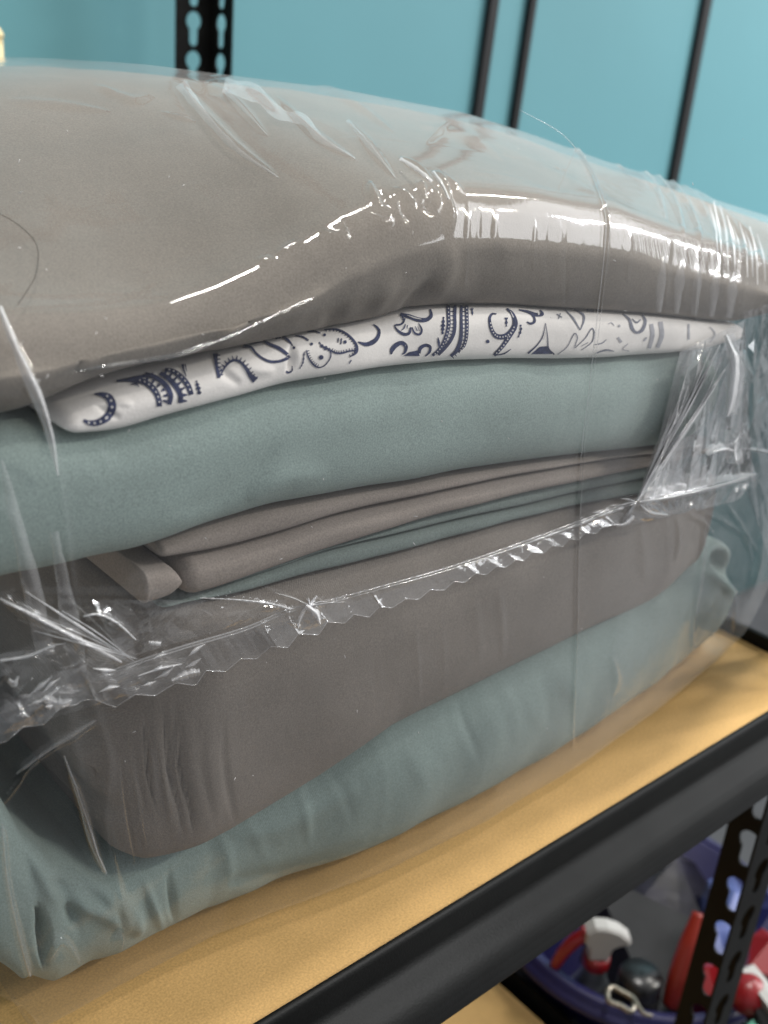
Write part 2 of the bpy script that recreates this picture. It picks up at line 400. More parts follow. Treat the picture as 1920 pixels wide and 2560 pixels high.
# ---------------------------------------------------------------- folded linens
def crease_fn(poly, Y):
    P = np.array([aty(x, y, Y) for x, y in poly]); o = np.argsort(P[:, 0]); X, Z = P[o, 0], P[o, 2]
    xs = np.linspace(X[0], X[-1], 400); zs = np.interp(xs, X, Z); k = np.ones(13)/13
    zp = np.convolve(np.pad(zs, 6, 'edge'), k, 'valid')
    return lambda x: np.interp(x, xs, zp)
YC = .262
C1 = [(0,1062),(75,1039),(133,1010),(197,981),(278,955),(376,932),(463,909),(538,883),(613,857),(694,837),(799,819),(868,805),(930,795),(985,772),(1040,764),(1116,759),(1249,759),(1365,767),(1481,773),(1597,782),(1712,793),(1828,805),(1915,796)]
C1b = [(0,1066),(87,1060),(160,1063),(220,1060),(278,1054),(324,1036),(394,1019),(492,990),(579,970),(660,950),(752,932),(868,912),(960,902),(1076,893),(1220,889),(1365,889),(1481,886),(1597,877),(1712,869),(1799,854),(1920,838)]
C2 = [(0,1430),(116,1410),(231,1378),(280,1374),(384,1343),(475,1306),(560,1281),(636,1256),(757,1235),(888,1211),(1000,1198),(1112,1173),(1264,1151),(1394,1135),(1524,1121),(1680,1103),(1900,1085)]
T12 = [(300,1405),(410,1389),(497,1376),(584,1356),(692,1326),(801,1291),(960,1255),(1090,1221),(1264,1188),(1394,1162),(1524,1142),(1663,1129),(1800,1112)]
T23 = [(380,1500),(471,1478),(519,1465),(605,1434),(692,1404),(792,1367),(887,1335),(960,1314),(1068,1281),(1220,1244),(1351,1214),(1524,1177),(1646,1153),(1800,1130)]
T34 = [(380,1503),(471,1482),(519,1469),(605,1439),(692,1410),(792,1373),(888,1352),(960,1338),(1134,1297),(1307,1262),(1459,1225),(1589,1201),(1800,1160)]
T45 = [(0,1690),(200,1655),(300,1600),(365,1535),(410,1508),(471,1497),(558,1486),(649,1465),(779,1428),(888,1404),(960,1386),(1090,1351),(1264,1303),(1394,1270),(1568,1238),(1800,1195)]
C56 = [(-30,1940),(10,2000),(40,2055),(111,2110),(169,2127),(219,2147),(270,2140),(338,2117),(439,2069),(521,2033),(665,1966),(752,1926),(860,1870),(960,1815),(1134,1737),(1307,1650),(1452,1575),(1597,1488),(1712,1425),(1764,1390),(1880,1330)]
CB = [(43,2444),(130,2450),(220,2385),(289,2362),(405,2357),(451,2337),(492,2313),(550,2302),(625,2267),(723,2235),(868,2186),(960,2146),(1180,2035),(1394,1917),(1510,1853),(1655,1743),(1770,1656),(1845,1592)]
BAGB = [(75,2450),(174,2435),(278,2412),(434,2371),(579,2325),(723,2267),(960,2180),(1200,2062),(1452,1912),(1626,1789),(1770,1668),(1845,1598)]
f1, f1b, f2 = crease_fn(C1, YC), crease_fn(C1b, YC), crease_fn(C2, YC)
f12, f23, f34, f45 = (crease_fn(p, .259) for p in (T12, T23, T34, T45))
bb = np.array([atz(x, y, .003) for x, y in BAGB]); _o = np.argsort(bb[:, 0])
bagy = lambda x: np.minimum(np.interp(x, bb[_o, 0], bb[_o, 1]), np.where(np.asarray(x) < .2, .257, 1))            # where the bag meets the shelf
def crease_y(poly, off):                 # a crease on the lowest sheet, whose front follows the bag's foot
    out = []
    for x, y in poly:
        Y = .256
        for _ in range(12): Y = .5*Y + .5*(float(bagy(aty(x, y, Y)[0])) + off)
        out.append(aty(x, y, Y))
    P = np.array(out); o = np.argsort(P[:, 0]); X, Z = P[o, 0], P[o, 2]
    return lambda q: np.interp(q, X, Z)
f56, fb = crease_y(C56, .015), crease_y(CB, .009)
RIDGE = [(0,758),(180,758),(350,738),(500,692),(690,600),(800,530),(930,470),(1040,449),(1150,454),(1300,471),(1500,505),(1650,560),(1800,605),(1900,645)]
fr = crease_fn(RIDGE, .266)
def fc(x): return np.interp(x, [.03,.12,.2,.25,.336,.40,.446,.497,.53,.556,.60], [.279,.287,.2935,.2955,.2905,.284,.2755,.2645,.258,.251,.236])

def fold(name, label, cat, top, bot, xl, xr, yf, d, material, yback=.72, Rl=.008, Rr=.012, n=420, k=34, wob_a=.0009, wl=.05, seed=1, items=(), sq=2.6, yfx=None, group=None, parent=None, tilt=0.0, lay=None, shear=0.0):
    X = np.linspace(xl, xr, n); t, b = top(X)-.0004, bot(X)+.0004
    t = np.maximum(t, b+.0012)
    el, er = np.clip((X-xl)/Rl, 0, 1), np.clip((xr-X)/Rr, 0, 1)
    s = np.sqrt(np.maximum(1-(1-el)**2, 0))*np.sqrt(np.maximum(1-(1-er)**2, 0)); s = np.maximum(s, .02)
    a = np.linspace(np.pi/2, -np.pi/2, k)
    zz = np.sign(np.sin(a))*np.abs(np.sin(a))**(2/sq); yy = 1-np.abs(np.cos(a))**(2/sq)
    yfv = yf + np.zeros(n) if yfx is None else yf + yfx(X)
    h, zm = (t-b)/2, (t+b)/2
    ys = np.linspace(yback, .29, 14)
    G = np.zeros((n, k+28, 3)); G[:, :, 0] = X[:, None]
    zb = np.clip(h, 0, .5)
    G[:, 14:14+k, 1] = yfv[:, None] + d*yy[None] + (1-s)[:, None]*min(Rl, .02)*.8
    G[:, 14:14+k, 2] = zm[:, None] + (h*s)[:, None]*zz[None]
    y0 = G[:, 14, 1]
    for j in range(14):
        w = j/14.0
        G[:, j, 1] = yback*(1-w) + y0*w; G[:, j, 2] = zm + h*s
        G[:, -1-j, 1] = yback*(1-w) + y0*w; G[:, -1-j, 2] = zm - h*s
    P = G.reshape(-1, 3); front = np.exp(-np.maximum(P[:, 1]-max(yf, .235)-.035, 0)/.03)
    dis = wob(P, wl, seed)*wob_a*front
    if items: dis = dis + creases(proj(P), items)*front
    dis = np.minimum(dis, .0032); nz = np.zeros((n, k+28)); nz[:, 14:14+k] = np.cos(a)[None]
    env = (1-np.abs(np.sin(a))**6)
    e2 = np.zeros((n, k+28)); e2[:, 14:14+k] = env[None]
    G[:, :, 1] -= (dis.reshape(n, -1)*e2)
    if shear: G[:, :, 0] += shear*np.exp(-np.maximum(X-xl, 0)/.016)[:, None]*(1-sm(G[:, :, 2], .004, .055))
    if lay:                                   # stacked fold edges showing at the left end
        pitch, amp = lay; zl = G[:, :, 2]; el2 = np.exp(-np.maximum(X-xl, 0)/.010)[:, None]
        G[:, :, 0] += el2*amp*(np.abs(np.sin(np.pi*(zl+.002*np.sin(40*G[:, :, 1]))/pitch))**.6 - .5 + .5*np.sin(zl*170+1))
    o = grid(name, G, material, parent, caps=True)
    if label: tag(o, label, cat, group)
    return o

recede = lambda X: .022*sm(X, .40, .56)
# bottom: sage sheet
rs = np.random.RandomState(3)
drag = [([(520+i*42+rs.uniform(-15,15), 2040-i*21.5), (560+i*42+rs.uniform(-25,25), 2140-i*21.5), (590+i*42+rs.uniform(-35,35), 2225-i*21.5)], rs.uniform(10,22), rs.uniform(-.0008,.0009)) for i in range(22)]
drag += [([(160,2140),(230,2190),(330,2300),(350,2340)], 26, .004), ([(120,2180),(170,2260),(190,2330)], 22, -.004), ([(60,2080),(130,2230),(250,2280),(320,2330)], 20, .003),
         ([(10,1990),(70,2100),(150,2220)], 26, .004), ([(95,2260),(100,2330),(80,2430)], 12, -.007), ([(250,2180),(290,2260),(300,2320)], 14, -.002),
         ([(350,2180),(380,2260),(410,2330)], 9, .002), ([(420,2170),(430,2260),(440,2310)], 9, -.002), ([(560,2080),(700,2060),(900,1960)], 40, .002),
         ([(560,2210),(760,2180),(900,2100)], 24, -.002), ([(1772,1335),(1800,1385),(1832,1435),(1850,1472)], 24, -.014), ([(1755,1425),(1803,1452),(1835,1478),(1866,1466)], 8, .003)]
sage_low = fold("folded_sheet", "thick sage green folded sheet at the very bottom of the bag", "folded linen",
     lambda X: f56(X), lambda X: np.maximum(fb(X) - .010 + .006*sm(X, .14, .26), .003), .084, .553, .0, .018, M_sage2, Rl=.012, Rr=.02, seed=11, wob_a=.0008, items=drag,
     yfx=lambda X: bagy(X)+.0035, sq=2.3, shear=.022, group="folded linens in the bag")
# taupe sheet above it
wr = [([(330+i*26, 1780), (345+i*27, 1930), (380+i*27, 2080)], rs.uniform(4,7), rs.uniform(-.0024,.0012)) for i in range(9)]
wr += [([(960,1545),(1200,1450),(1390,1360),(1560,1300)], 14, -.0012), ([(250,1900),(230,2000),(215,2110)], 10, -.003)]
taupe_low = fold("folded_sheet", "taupe folded sheet lying on the lowest sage green sheet, crossed by the zigzag cut seam", "folded linen",
     f45, f56, .130, .487, .2485, .016, M_taupe3, Rl=.018, Rr=.006, seed=12, wob_a=.0006, items=wr, sq=3.0, lay=(.0135, .0042),
     yfx=lambda X: .012*(1-sm(X, .125, .17))+.016*sm(X, .42, .49), group="folded linens in the bag")
# thin folds between
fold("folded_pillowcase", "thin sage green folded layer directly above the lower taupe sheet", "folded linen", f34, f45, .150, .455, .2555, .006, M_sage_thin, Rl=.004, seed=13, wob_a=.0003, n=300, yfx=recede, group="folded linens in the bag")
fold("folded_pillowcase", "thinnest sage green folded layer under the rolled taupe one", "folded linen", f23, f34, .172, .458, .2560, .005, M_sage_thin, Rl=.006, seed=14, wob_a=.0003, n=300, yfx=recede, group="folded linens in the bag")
fold("folded_pillowcase", "pinkish taupe folded layer with a rolled left end, second under the big sage sheet", "folded linen", f12, f23, .1556, .460, .2520, .009, M_taupe2, Rl=.006, seed=15, wob_a=.0005, n=340, yfx=recede, group="folded linens in the bag")
# its rolled inner flap peeking out to the left
lo = lambda X: np.interp(X, [.13, .140, .150, .165], [aty(371,1505,.256)[2]]*2+[aty(440,1482,.256)[2]]*2)
hi = lambda X: np.interp(X, [.13, .142, .150, .165], [aty(350,1420,.256)[2]]*2+[aty(420,1408,.256)[2]]*2)
flap = fold("rolled_end", None, None, hi, lo, .1420, .1552, .2508, .0065, M_taupe2, yback=.50, Rl=.0014, Rr=.0055, seed=16, wob_a=.0006, n=110, sq=2.4)
flap.parent = [o for o in bpy.data.objects if o.get("label", "").startswith("pinkish")][0]
fold("folded_pillowcase", "greyish taupe folded layer with a raw left end, right under the big sage sheet", "folded linen", f2, f12, .1495, .462, .2545, .008, M_taupe2, Rl=.0015, seed=17, wob_a=.0006, n=340, yfx=recede, group="folded linens in the bag")
# big sage sheet
sit = [([(420,1290),(560,1240),(640,1180),(700,1100)], 30, -.0010), ([(620,1255),(700,1200),(820,1180)], 26, .0012), ([(0,1200),(300,1150),(700,1060),(1100,1020)], 60, .001)]
fold("folded_sheet", "broad sage green folded sheet in the middle of the stack below the printed white layer", "folded linen", f1b, f2, .05, .450, .2475, .017, M_sage, Rl=.01, Rr=.03, seed=18, wob_a=.0007, wl=.08, items=sit, yfx=recede, sq=2.5, group="folded linens in the bag")
# white printed layer
wit = [([(545,890),(560,930),(600,960)], 12, -.0018), ([(590,905),(640,920),(690,930)], 16, .0012), ([(730,850),(735,900),(720,935)], 9, -.0022), ([(255,985),(330,1010)], 12, .0014), ([(230,1010),(300,1045)], 8, -.0015)]
white = fold("folded_pillowcase", "off white folded layer printed with navy paisley scrolls", "folded linen", f1, f1b, .1185, .464, .2500, .0095, M_white, Rl=.0038, Rr=.012, seed=19, wob_a=.0010, wl=.03, n=520, k=40, items=wit, yfx=recede, sq=2.7, group="folded linens in the bag")
# top taupe quilt-like sheet
def top_profile(X, off=0.0, back=.735):
    """closed outline of the top sheet at X: (y, z)"""
    zr, zc, zb = fr(X), fc(X), f1(X) + .0035*(1-sm(X, .15, .19))
    rec = .02*sm(X, .42, .60)
    return [(back-.01, zb+.01), (back, zc-.055), (back-.03, zc-.03), (.60, zc-.013), (.50, zc-.003), (.40, zc), (.335, zc-.35*(zc-zr)-.001), (.295, zr+.28*(zc-zr)),
            (.2685+rec, zr-.0005), (.2575+rec, zr-.0055), (.2515+rec, zr-.0145), (.2495+rec, (zr+zb)/2), (.2505+rec, zb+.009), (.2560+rec, zb+.002), (.268+rec, zb-.0002), (.32, zb+.001), (.5, zb+.004), (back-.02, zb+.006)]
def build_top():
    xl, xr, n, k = .03, .575, 420, 120; X = np.linspace(xl, xr, n); G = np.zeros((n, k, 3))
    for i, x in enumerate(X):
        P = np.array(top_profile(x)); e = np.clip((xr-x)/.03, 0, 1); s = max(math.sqrt(max(1-(1-e)**2, 0)), .03)
        c = np.array([.40, (fr(x)+f1(x))/2]); P[:, 1] = c[1] + (P[:, 1]-c[1])*s; P[:, 0] = c[0] + (P[:, 0]-c[0])*(.93+.07*s)
        G[i, :, 0] = x; G[i, :, 1:] = cr(P, k)
    P = G.reshape(-1, 3)
    front = ((P[:, 1] < .285) & (P[:, 2] < fr(P[:, 0])-.004)).astype(float)
    it = [([(1085,700),(1050,735),(1005,775)], 12, -.0022), ([(1000,690),(960,740),(940,790)], 22, .0016), ([(1140,620),(1110,700),(1090,750)], 24, .0016), ([(900,670),(820,760),(740,820)], 26, -.0012),
          ([(870,770),(830,800),(800,812)], 14, -.0018), ([(1260,620),(1200,700),(1160,750)], 30, -.001), ([(640,770),(560,840),(540,880)], 26, .0014)]
    dy = wob(P, .05, 21)*.0007*front + creases(proj(P), it)*front
    P[:, 1] -= dy
    P[:, 2] += wob(P, .09, 22)*.0007*(1-front)
    return tag(grid("folded_quilt", G, M_taupe, caps=True), "thick taupe folded sheet on top of the stack, domed under the film", "folded linen", "folded linens in the bag")
quilt = build_top()
# ---------------------------------------------------------------- the clear bag
bag = empty("plastic_bag", (.33, .45, 0), "clear crinkled plastic bag wrapped tightly round the stack of folded linens", "plastic bag")
SEAM = [(-60,1790),(0,1768),(60,1740),(101,1716),(160,1672),(205,1668),(250,1685),(301,1668),(376,1641),(463,1613),(560,1585),(625,1564),(690,1535),(723,1522),(765,1513),(800,1512),(880,1492),(960,1470),(1100,1431),(1249,1382),(1370,1338),(1481,1297),(1560,1266),(1592,1256)]
fseam = crease_fn(SEAM, .2445)
def bag_profile(X):
    zr, zc, zb, zs, yb = fr(X), fc(X), f1(X), fseam(X), float(bagy(X))
    rec = .02*float(sm(X, .42, .60)); o = .0032; endl = .018*(1-float(sm(X, .085, .14))); rr = .022*float(sm(X, .42, .56))
    return [(.752, .02), (.752, zc-.06), (.715, zc-.028), (.60, zc-.013+o+.003), (.50, zc-.003+o), (.40, zc+o), (.335, zc-.35*(zc-zr)-.001+o), (.295, zr+.28*(zc-zr)+o),
            (.2665+rec, zr-.0005+o), (.2545+rec, zr-.0045+o), (.2478+rec, zr-.013), (.2460+rec, (zr+zb)/2), (.2462+rec, zb), (.2452+rr, (zb+zs)/2), (.2425+rr, zs), (.5*(.2425+rr)+.5*(yb-.006), zs*.55+.012),
            (yb-.0060, .046), (yb-.0058, .020), (yb-.0028, .0075), (yb+.003, .0018), (yb+.018, .0012), (.33, .0008), (.5, .0008), (.74, .0012), (.752, .02)]
BAGC = [  # (polyline in the photo, half width px, height m, kind)
    ([(452,205),(470,240),(520,300),(590,368),(692,440)], 13, .0022), ([(470,205),(500,215),(560,225)], 12, .0012),
    ([(560,222),(605,268),(668,338)], 8, .0014), ([(610,212),(660,245),(700,285)], 9, .0012), ([(690,240),(750,300),(800,345),(890,400)], 10, .0014),
    ([(870,300),(920,360),(985,442)], 9, .0016), ([(760,190),(880,255),(985,330)], 10, .0012), ([(1000,395),(1045,425),(1078,452)], 8, .0022),
    ([(1080,428),(1105,462),(1122,498)], 7, .0026), ([(1090,425),(1120,455),(1160,478)], 8, .0016),
    ([(260,220),(330,250),(380,240)], 10, .0010), ([(10,252),(140,262),(280,280)], 9, .0010), ([(240,215),(290,240)], 8, .0010), ([(400,280),(490,305)], 5, .0007),
    # rumples at the ridge where the film is bunched
    ([(925,452),(930,480),(950,515)], 8, .0026), ([(950,470),(965,500),(980,520)], 7, -.0020), ([(985,470),(1010,490),(1040,508)], 8, .0024), ([(1000,500),(1015,530),(1030,548)], 7, -.0022),
    ([(1040,480),(1050,465),(1062,490)], 7, .0022), ([(1060,505),(1075,520),(1090,510)], 6, -.0020), ([(1085,470),(1092,495),(1088,520)], 6, .0022), ([(930,535),(960,555),(985,540)], 8, .0018),
    ([(860,550),(885,575),(870,590)], 8, -.0018), ([(800,575),(840,590),(880,575)], 7, .0015), ([(690,640),(720,620),(760,600)], 9, .0012), ([(640,655),(690,650)], 10, .0012), ([(1110,480),(1125,530),(1118,600)], 9, .0018),
    # fin seam up the front and over the top
    ([(1130,215),(1300,275),(1405,335),(1465,410),(1500,490),(1516,545),(1514,620),(1500,740),(1482,890),(1470,1000),(1456,1110),(1446,1250),(1440,1400),(1436,1600),(1430,1900)], 3.2, .0016, 'flat'),
    ([(1180,225),(1330,300),(1440,380)], 4, .0016), ([(1240,255),(1400,310),(1500,360),(1560,430)], 5, .0018), ([(1300,270),(1450,330),(1560,385),(1640,470),(1668,560)], 5, .0020),
    ([(1560,375),(1640,440),(1690,520),(1712,590)], 6, .0022), ([(1600,390),(1690,470),(1740,560),(1752,620)], 6, .0021), ([(1640,410),(1740,500),(1790,590)], 6, .0020), ([(1690,440),(1790,530),(1830,610)], 6, .0021), ([(1740,470),(1830,560),(1870,640)], 6, .0020), ([(1790,510),(1880,600),(1905,680)], 6, .0020),
    ([(1045,310),(1180,345),(1260,400)], 14, .0009), ([(1120,305),(1060,360)], 9, .0006),
    # left end
    ([(0,775),(25,850),(60,930),(95,1010),(118,1080),(145,1180)], 11, .0034), ([(0,850),(20,880)], 8, .002), ([(0,1240),(40,1340),(90,1500),(130,1640),(170,1800),(200,2000)], 20, .0008, 'flat'), ([(240,1110),(275,1180)], 5, .0012), ([(238,1240),(250,1280)], 4, .001),
    ([(125,1060),(150,1250),(170,1420),(195,1600),(230,1760),(270,1900),(262,2060),(290,2200),(330,2350)], 14, .0007, 'flat'), ([(160,1900),(195,1990),(235,2120),(262,2180)], 7, .0024),
    ([(0,1495),(90,1545),(200,1600),(310,1655)], 9, .0036, 'flat'), ([(208,1540),(250,1537),(300,1560),(345,1605)], 6, .0030, 'flat'), ([(0,1655),(70,1640),(130,1615),(165,1610)], 7, .0030), ([(0,1665),(30,1700),(40,1695)], 8, .002),
    ([(0,1482),(250,1486),(480,1492)], 4, .0009), ([(60,1505),(260,1508),(480,1500)], 4, .0009), ([(430,1494),(560,1498),(650,1506),(715,1521)], 5, .0024, 'start'), ([(330,1540),(480,1538),(640,1540)], 6, .0008),
    ([(180,1560),(270,1600),(320,1640)], 5, .0012), ([(230,1560),(290,1600),(330,1640)], 5, .0010), ([(355,1580),(420,1585),(462,1605)], 7, .0014), ([(350,1570),(352,1610),(350,1640)], 6, .0022), ([(375,1600),(402,1610),(400,1635)], 8, .0020),
    ([(560,1540),(600,1535),(620,1530)], 5, .001), ([(180,1655),(225,1665),(250,1686)], 4, .0015),
    ([(0,1820),(60,1790),(150,1720)], 10, .0014), ([(40,1930),(110,1880),(190,1830),(240,1800)], 6, .0016, 'flat'), ([(0,2010),(40,1960),(90,1890),(230,1800)], 5, .0012, 'flat'), ([(5,2060),(18,2200),(45,2330),(75,2440)], 6, .0022, 'flat'),
    ([(330,1900),(350,2050),(370,2150)], 5, .0005), ([(300,1880),(320,2040),(350,2200)], 5, -.0006), ([(400,1860),(420,2000),(440,2120)], 6, .0004), ([(120,2400),(150,2345),(200,2410)], 10, .0030), ([(280,2360),(300,2340),(300,2380)], 6, .002),
    # pulls to the two knots in the seam
    ([(770,1510),(700,1530),(560,1560)], 5, .0014, 'end'), ([(775,1512),(860,1490),(960,1465),(1100,1425)], 4, .0016), ([(1592,1252),(1500,1282),(1380,1330),(1200,1395)], 5, .0020, 'end'), ([(1590,1250),(1480,1290),(1330,1340)], 3, .0012, 'end'),
    ([(1592,1254),(1660,1150),(1730,1060),(1790,960),(1810,860)], 8, .0030), ([(1592,1252),(1640,1160),(1700,1080),(1760,1000),(1800,900)], 5, .0028), ([(1592,1250),(1625,1180),(1690,1020),(1740,900),(1780,830)], 6, .0024), ([(1600,1254),(1680,1240),(1800,1213),(1890,1185)], 6, .0032, 'flat'),
    ([(1830,830),(1838,900),(1820,1000),(1815,1100)], 12, .0035), ([(1850,820),(1840,960),(1845,1100),(1850,1200)], 7, .0030), ([(1880,820),(1870,960),(1866,1080)], 6, .0028), ([(1905,760),(1890,880),(1868,990),(1860,1100)], 7, .0030), ([(1920,900),(1880,1020),(1862,1130)], 6, .0024),
    ([(1760,1135),(1810,1115),(1845,1090)], 9, .0030), ([(1780,1140),(1830,1150),(1850,1120)], 9, .0026), ([(1860,1120),(1900,1128),(1920,1130)], 5, .0020),
    ([(1720,1265),(1800,1300),(1870,1350),(1900,1400)], 5, .0020), ([(1700,1275),(1760,1310),(1790,1360)], 5, .0014), ([(1800,1240),(1850,1320),(1880,1400)], 6, .0018), ([(1760,1280),(1752,1400),(1735,1520),(1728,1640)], 8, .0014), ([(1830,1460),(1835,1530),(1832,1580)], 6, .0016), ([(1870,1500),(1890,1420),(1905,1340)], 8, .0020),
    ([(1690,1290),(1696,1350),(1685,1400)], 5, .0008), ([(1530,1640),(1540,1700),(1530,1740)], 10, .0010)]
for i in range(26):                          # fine pull lines below the ridge on the right
    x0 = 1180 + i*27 + rs.uniform(-9, 9); y0 = 560 + .16*(x0-1180) + rs.uniform(-10, 10)
    BAGC.append(([(x0, y0-40), (x0-4, y0+30), (x0-9+rs.uniform(-4, 4), y0+rs.uniform(70, 190))], rs.uniform(4, 9), rs.uniform(-.0003, .0005)))
for i in range(16):                          # the same on the film over the lower sheets
    x0 = rs.uniform(300, 1750); y0 = 1900 - .47*(x0-300)
    BAGC.append(([(x0, y0), (x0+10, y0+90), (x0+14, y0+rs.uniform(150, 240))], rs.uniform(6, 16), rs.uniform(-.0002, .0005)))
def build_bag():
    xl, xr, n, k = .078, .572, 1000, 620
    X = np.linspace(xl, xr, n); G = np.zeros((n, k, 3))
    # more rows on the front than on the hidden back
    for i, x in enumerate(X):
        P = np.array(bag_profile(x)); er = np.clip((xr-x)/.022, 0, 1); s = max(math.sqrt(max(1-(1-er)**2, 0)), .05)
        el = np.clip((x-xl)/.02, 0, 1); low = np.clip(1-P[:, 1]*0 - (P[:, 1]-P[:, 1].min())*0, 0, 1)
        c = .11; P[:, 1] = c + (P[:, 1]-c)*s
        Q = cr(P, 1600)
        d = np.r_[0, np.cumsum(np.hypot(*np.diff(Q, axis=0).T)*np.where(Q[1:, 0] < .36, 3.0, np.where(Q[1:, 0] < .62, 1.1, .35)))]
        t = np.linspace(0, d[-1], k); G[i, :, 0] = x
        G[i, :, 1] = np.interp(t, d, Q[:, 0]); G[i, :, 2] = np.interp(t, d, Q[:, 1])
    G[:, :, 0] += .026*np.exp(-np.maximum(X-xl, 0)/.018)[:, None]*(1-sm(G[:, :, 2], .004, .06))
    # left of x = .09 the film runs on out of the frame
    P = G.reshape(-1, 3)
    a, b = np.gradient(G, axis=0), np.gradient(G, axis=1); nrm = np.cross(a, b); nrm /= np.linalg.norm(nrm, axis=2)[:, :, None] + 1e-12
    if nrm[n//2, k//3, 2] < 0 and G[n//2, k//3, 2] > .2: nrm = -nrm
    vis = ((P[:, 1] < .62) & (P[:, 2] > .0014)).astype(float)
    facing = ((nrm.reshape(-1, 3)*(EYE-P)).sum(1) > 0)
    h = creases(proj(P), BAGC)*vis*facing
    h = h + np.maximum(wob(P, .05, 31), 0)*.0002*vis*(P[:, 1] < .27) + wob(P*np.array([1, .3, .3]), .02, 33)*.00012*vis*(P[:, 1] < .30)
    G += (nrm.reshape(-1, 3)*np.maximum(h, -.0012)[:, None]).reshape(G.shape)
    G[:, :, 2] = np.maximum(G[:, :, 2], .0006)
    return put(grid("film", G, M_bag), bag)
film = build_bag()
film_mesh = film.data
_v = np.zeros(len(film_mesh.vertices)*3, np.float32); film_mesh.vertices.foreach_get("co", _v)
BV = BVHTree.FromPolygons([Vector(p) for p in _v.reshape(-1, 3)], [tuple(p.vertices) for p in film_mesh.polygons])
def on_film(px, py, lift=.0006, Yd=.243):
    r = ray(px, py); d = Vector(r).normalized(); loc, nr, _, _ = BV.ray_cast(Vector(EYE), d)
    if loc is None: return aty(px, py, Yd)
    return np.array(loc - d*lift)

# zigzag-cut seal flap hanging from the weld
ZIG = [(-40,1880),(0,1857),(16,1854),(58,1817),(110,1811),(153,1766),(188,1763),(208,1750),(237,1749),(289,1768),(338,1736),(388,1739),(440,1707),(480,1713),(492,1711),(515,1676),(564,1679),(602,1647),(642,1647),(677,1616),(720,1619),(746,1584),(796,1587),(819,1555),(862,1558),(885,1536),(923,1543),(949,1517),(980,1520),(1015,1497),(1047,1499),(1076,1474),(1110,1476),(1134,1454),(1163,1456),(1189,1433),(1215,1437),(1241,1416),(1264,1419),(1290,1399),(1310,1402),(1330,1381),(1359,1383),(1380,1364),(1406,1366),(1423,1347),(1446,1350),(1463,1332),(1490,1334),(1506,1318),(1530,1314),(1548,1304),(1572,1302),(1586,1300),(1601,1299),(1612,1290),(1630,1291)]
def strip(name, top, bot, mat, lift0, lift1, nu=700, nv=12, parent=None, puck=.0012, seed=4, tri=None):
    T, Bm = np.array(top, float), np.array(bot, float)
    def arc(P): d = np.r_[0, np.cumsum(np.hypot(*np.diff(P, axis=0).T))]; return d/d[-1]
    u = np.linspace(0, 1, nu)
    ub = np.sort(np.r_[u, arc(Bm)]); u = ub
    Tp = np.stack([np.interp(u, arc(T), T[:, i]) for i in (0, 1)], 1); Bp = np.stack([np.interp(u, arc(Bm), Bm[:, i]) for i in (0, 1)], 1)
    G = np.zeros((len(u), nv, 3)); r = np.random.RandomState(seed)
    kn = np.sort(r.uniform(0, 1, 34)); ph = np.interp(u, kn, r.normal(size=34)); ph2 = np.interp(u, np.linspace(0, 1, 160), r.normal(size=160))
    for i in range(len(u)):
        for j in range(nv):
            w = j/(nv-1); p = Tp[i]*(1-w)+Bp[i]*w
            lift = lift0*(1-w)+lift1*w + max(-.9, ph[i])*puck*w + ph2[i]*puck*.10*math.sin(math.pi*w)
            G[i, j] = on_film(p[0], p[1], lift=max(lift, .0006+.0008*w))
    edge = G[:, -1]
    if len(Bm) > 20:                                             # bright cut edge
        V, F = tube_mesh(edge, .00013, 5); put(obj("cut_edge", V, F, M_weld), parent or bag)
    o = put(grid(name, G, mat), parent or bag); o.data.polygons.foreach_set('use_smooth', [False]*len(o.data.polygons)); return o
# match flap columns by photo x, so that the teeth hang straight
def by_x(P, n):
    P = np.array(P, float); x = np.linspace(P[0, 0], P[-1, 0], n); return np.stack([x, np.interp(x, P[:, 0], P[:, 1])], 1)
flap = strip("seal_flap", SEAM[:-1]+[(1592,1256)], ZIG, M_flap, .0006, .0046, puck=.0017, nv=5)
# welded double line just above the flap: two raised beads with a ladder of tiny pleats between
def bead(name, P, rad, parent=None, lift=.0010, mat=None, n=160):
    C = cr(np.array(P, float), n); pts = np.array([on_film(x, y, lift) for x, y in C])
    V, F = tube_mesh(pts, rad, 6); return put(obj(name, V, F, mat or M_weld), parent or bag)
for off in (0, 9):
    bead("weld_line", [(x, y+off*.8) for x, y in SEAM[6:15]], [.00015, .0003, .00025])
    bead("weld_line", [(x, y-off*.7) for x, y in SEAM[15:]], [.00012, .00025, .0003, .0004])
Vp, Fp = [], []
for i in range(46):
    t = i/45; x = 830 + t*520 + rs.uniform(-2, 2); y = np.interp(x, [p[0] for p in SEAM], [p[1] for p in SEAM])
    a, b = on_film(x, y-1, .0009), on_film(x+rs.uniform(2, 5), y-9-rs.uniform(0, 5)*(1-abs(t-.4)), .0012)
    Vp, Fp = merge((Vp, Fp), tube_mesh([a, (a+b)/2, b], [.00015, .0003, .00012], 5))
put(obj("weld_pleats", Vp, Fp, M_weld), bag)["kind"] = "stuff"
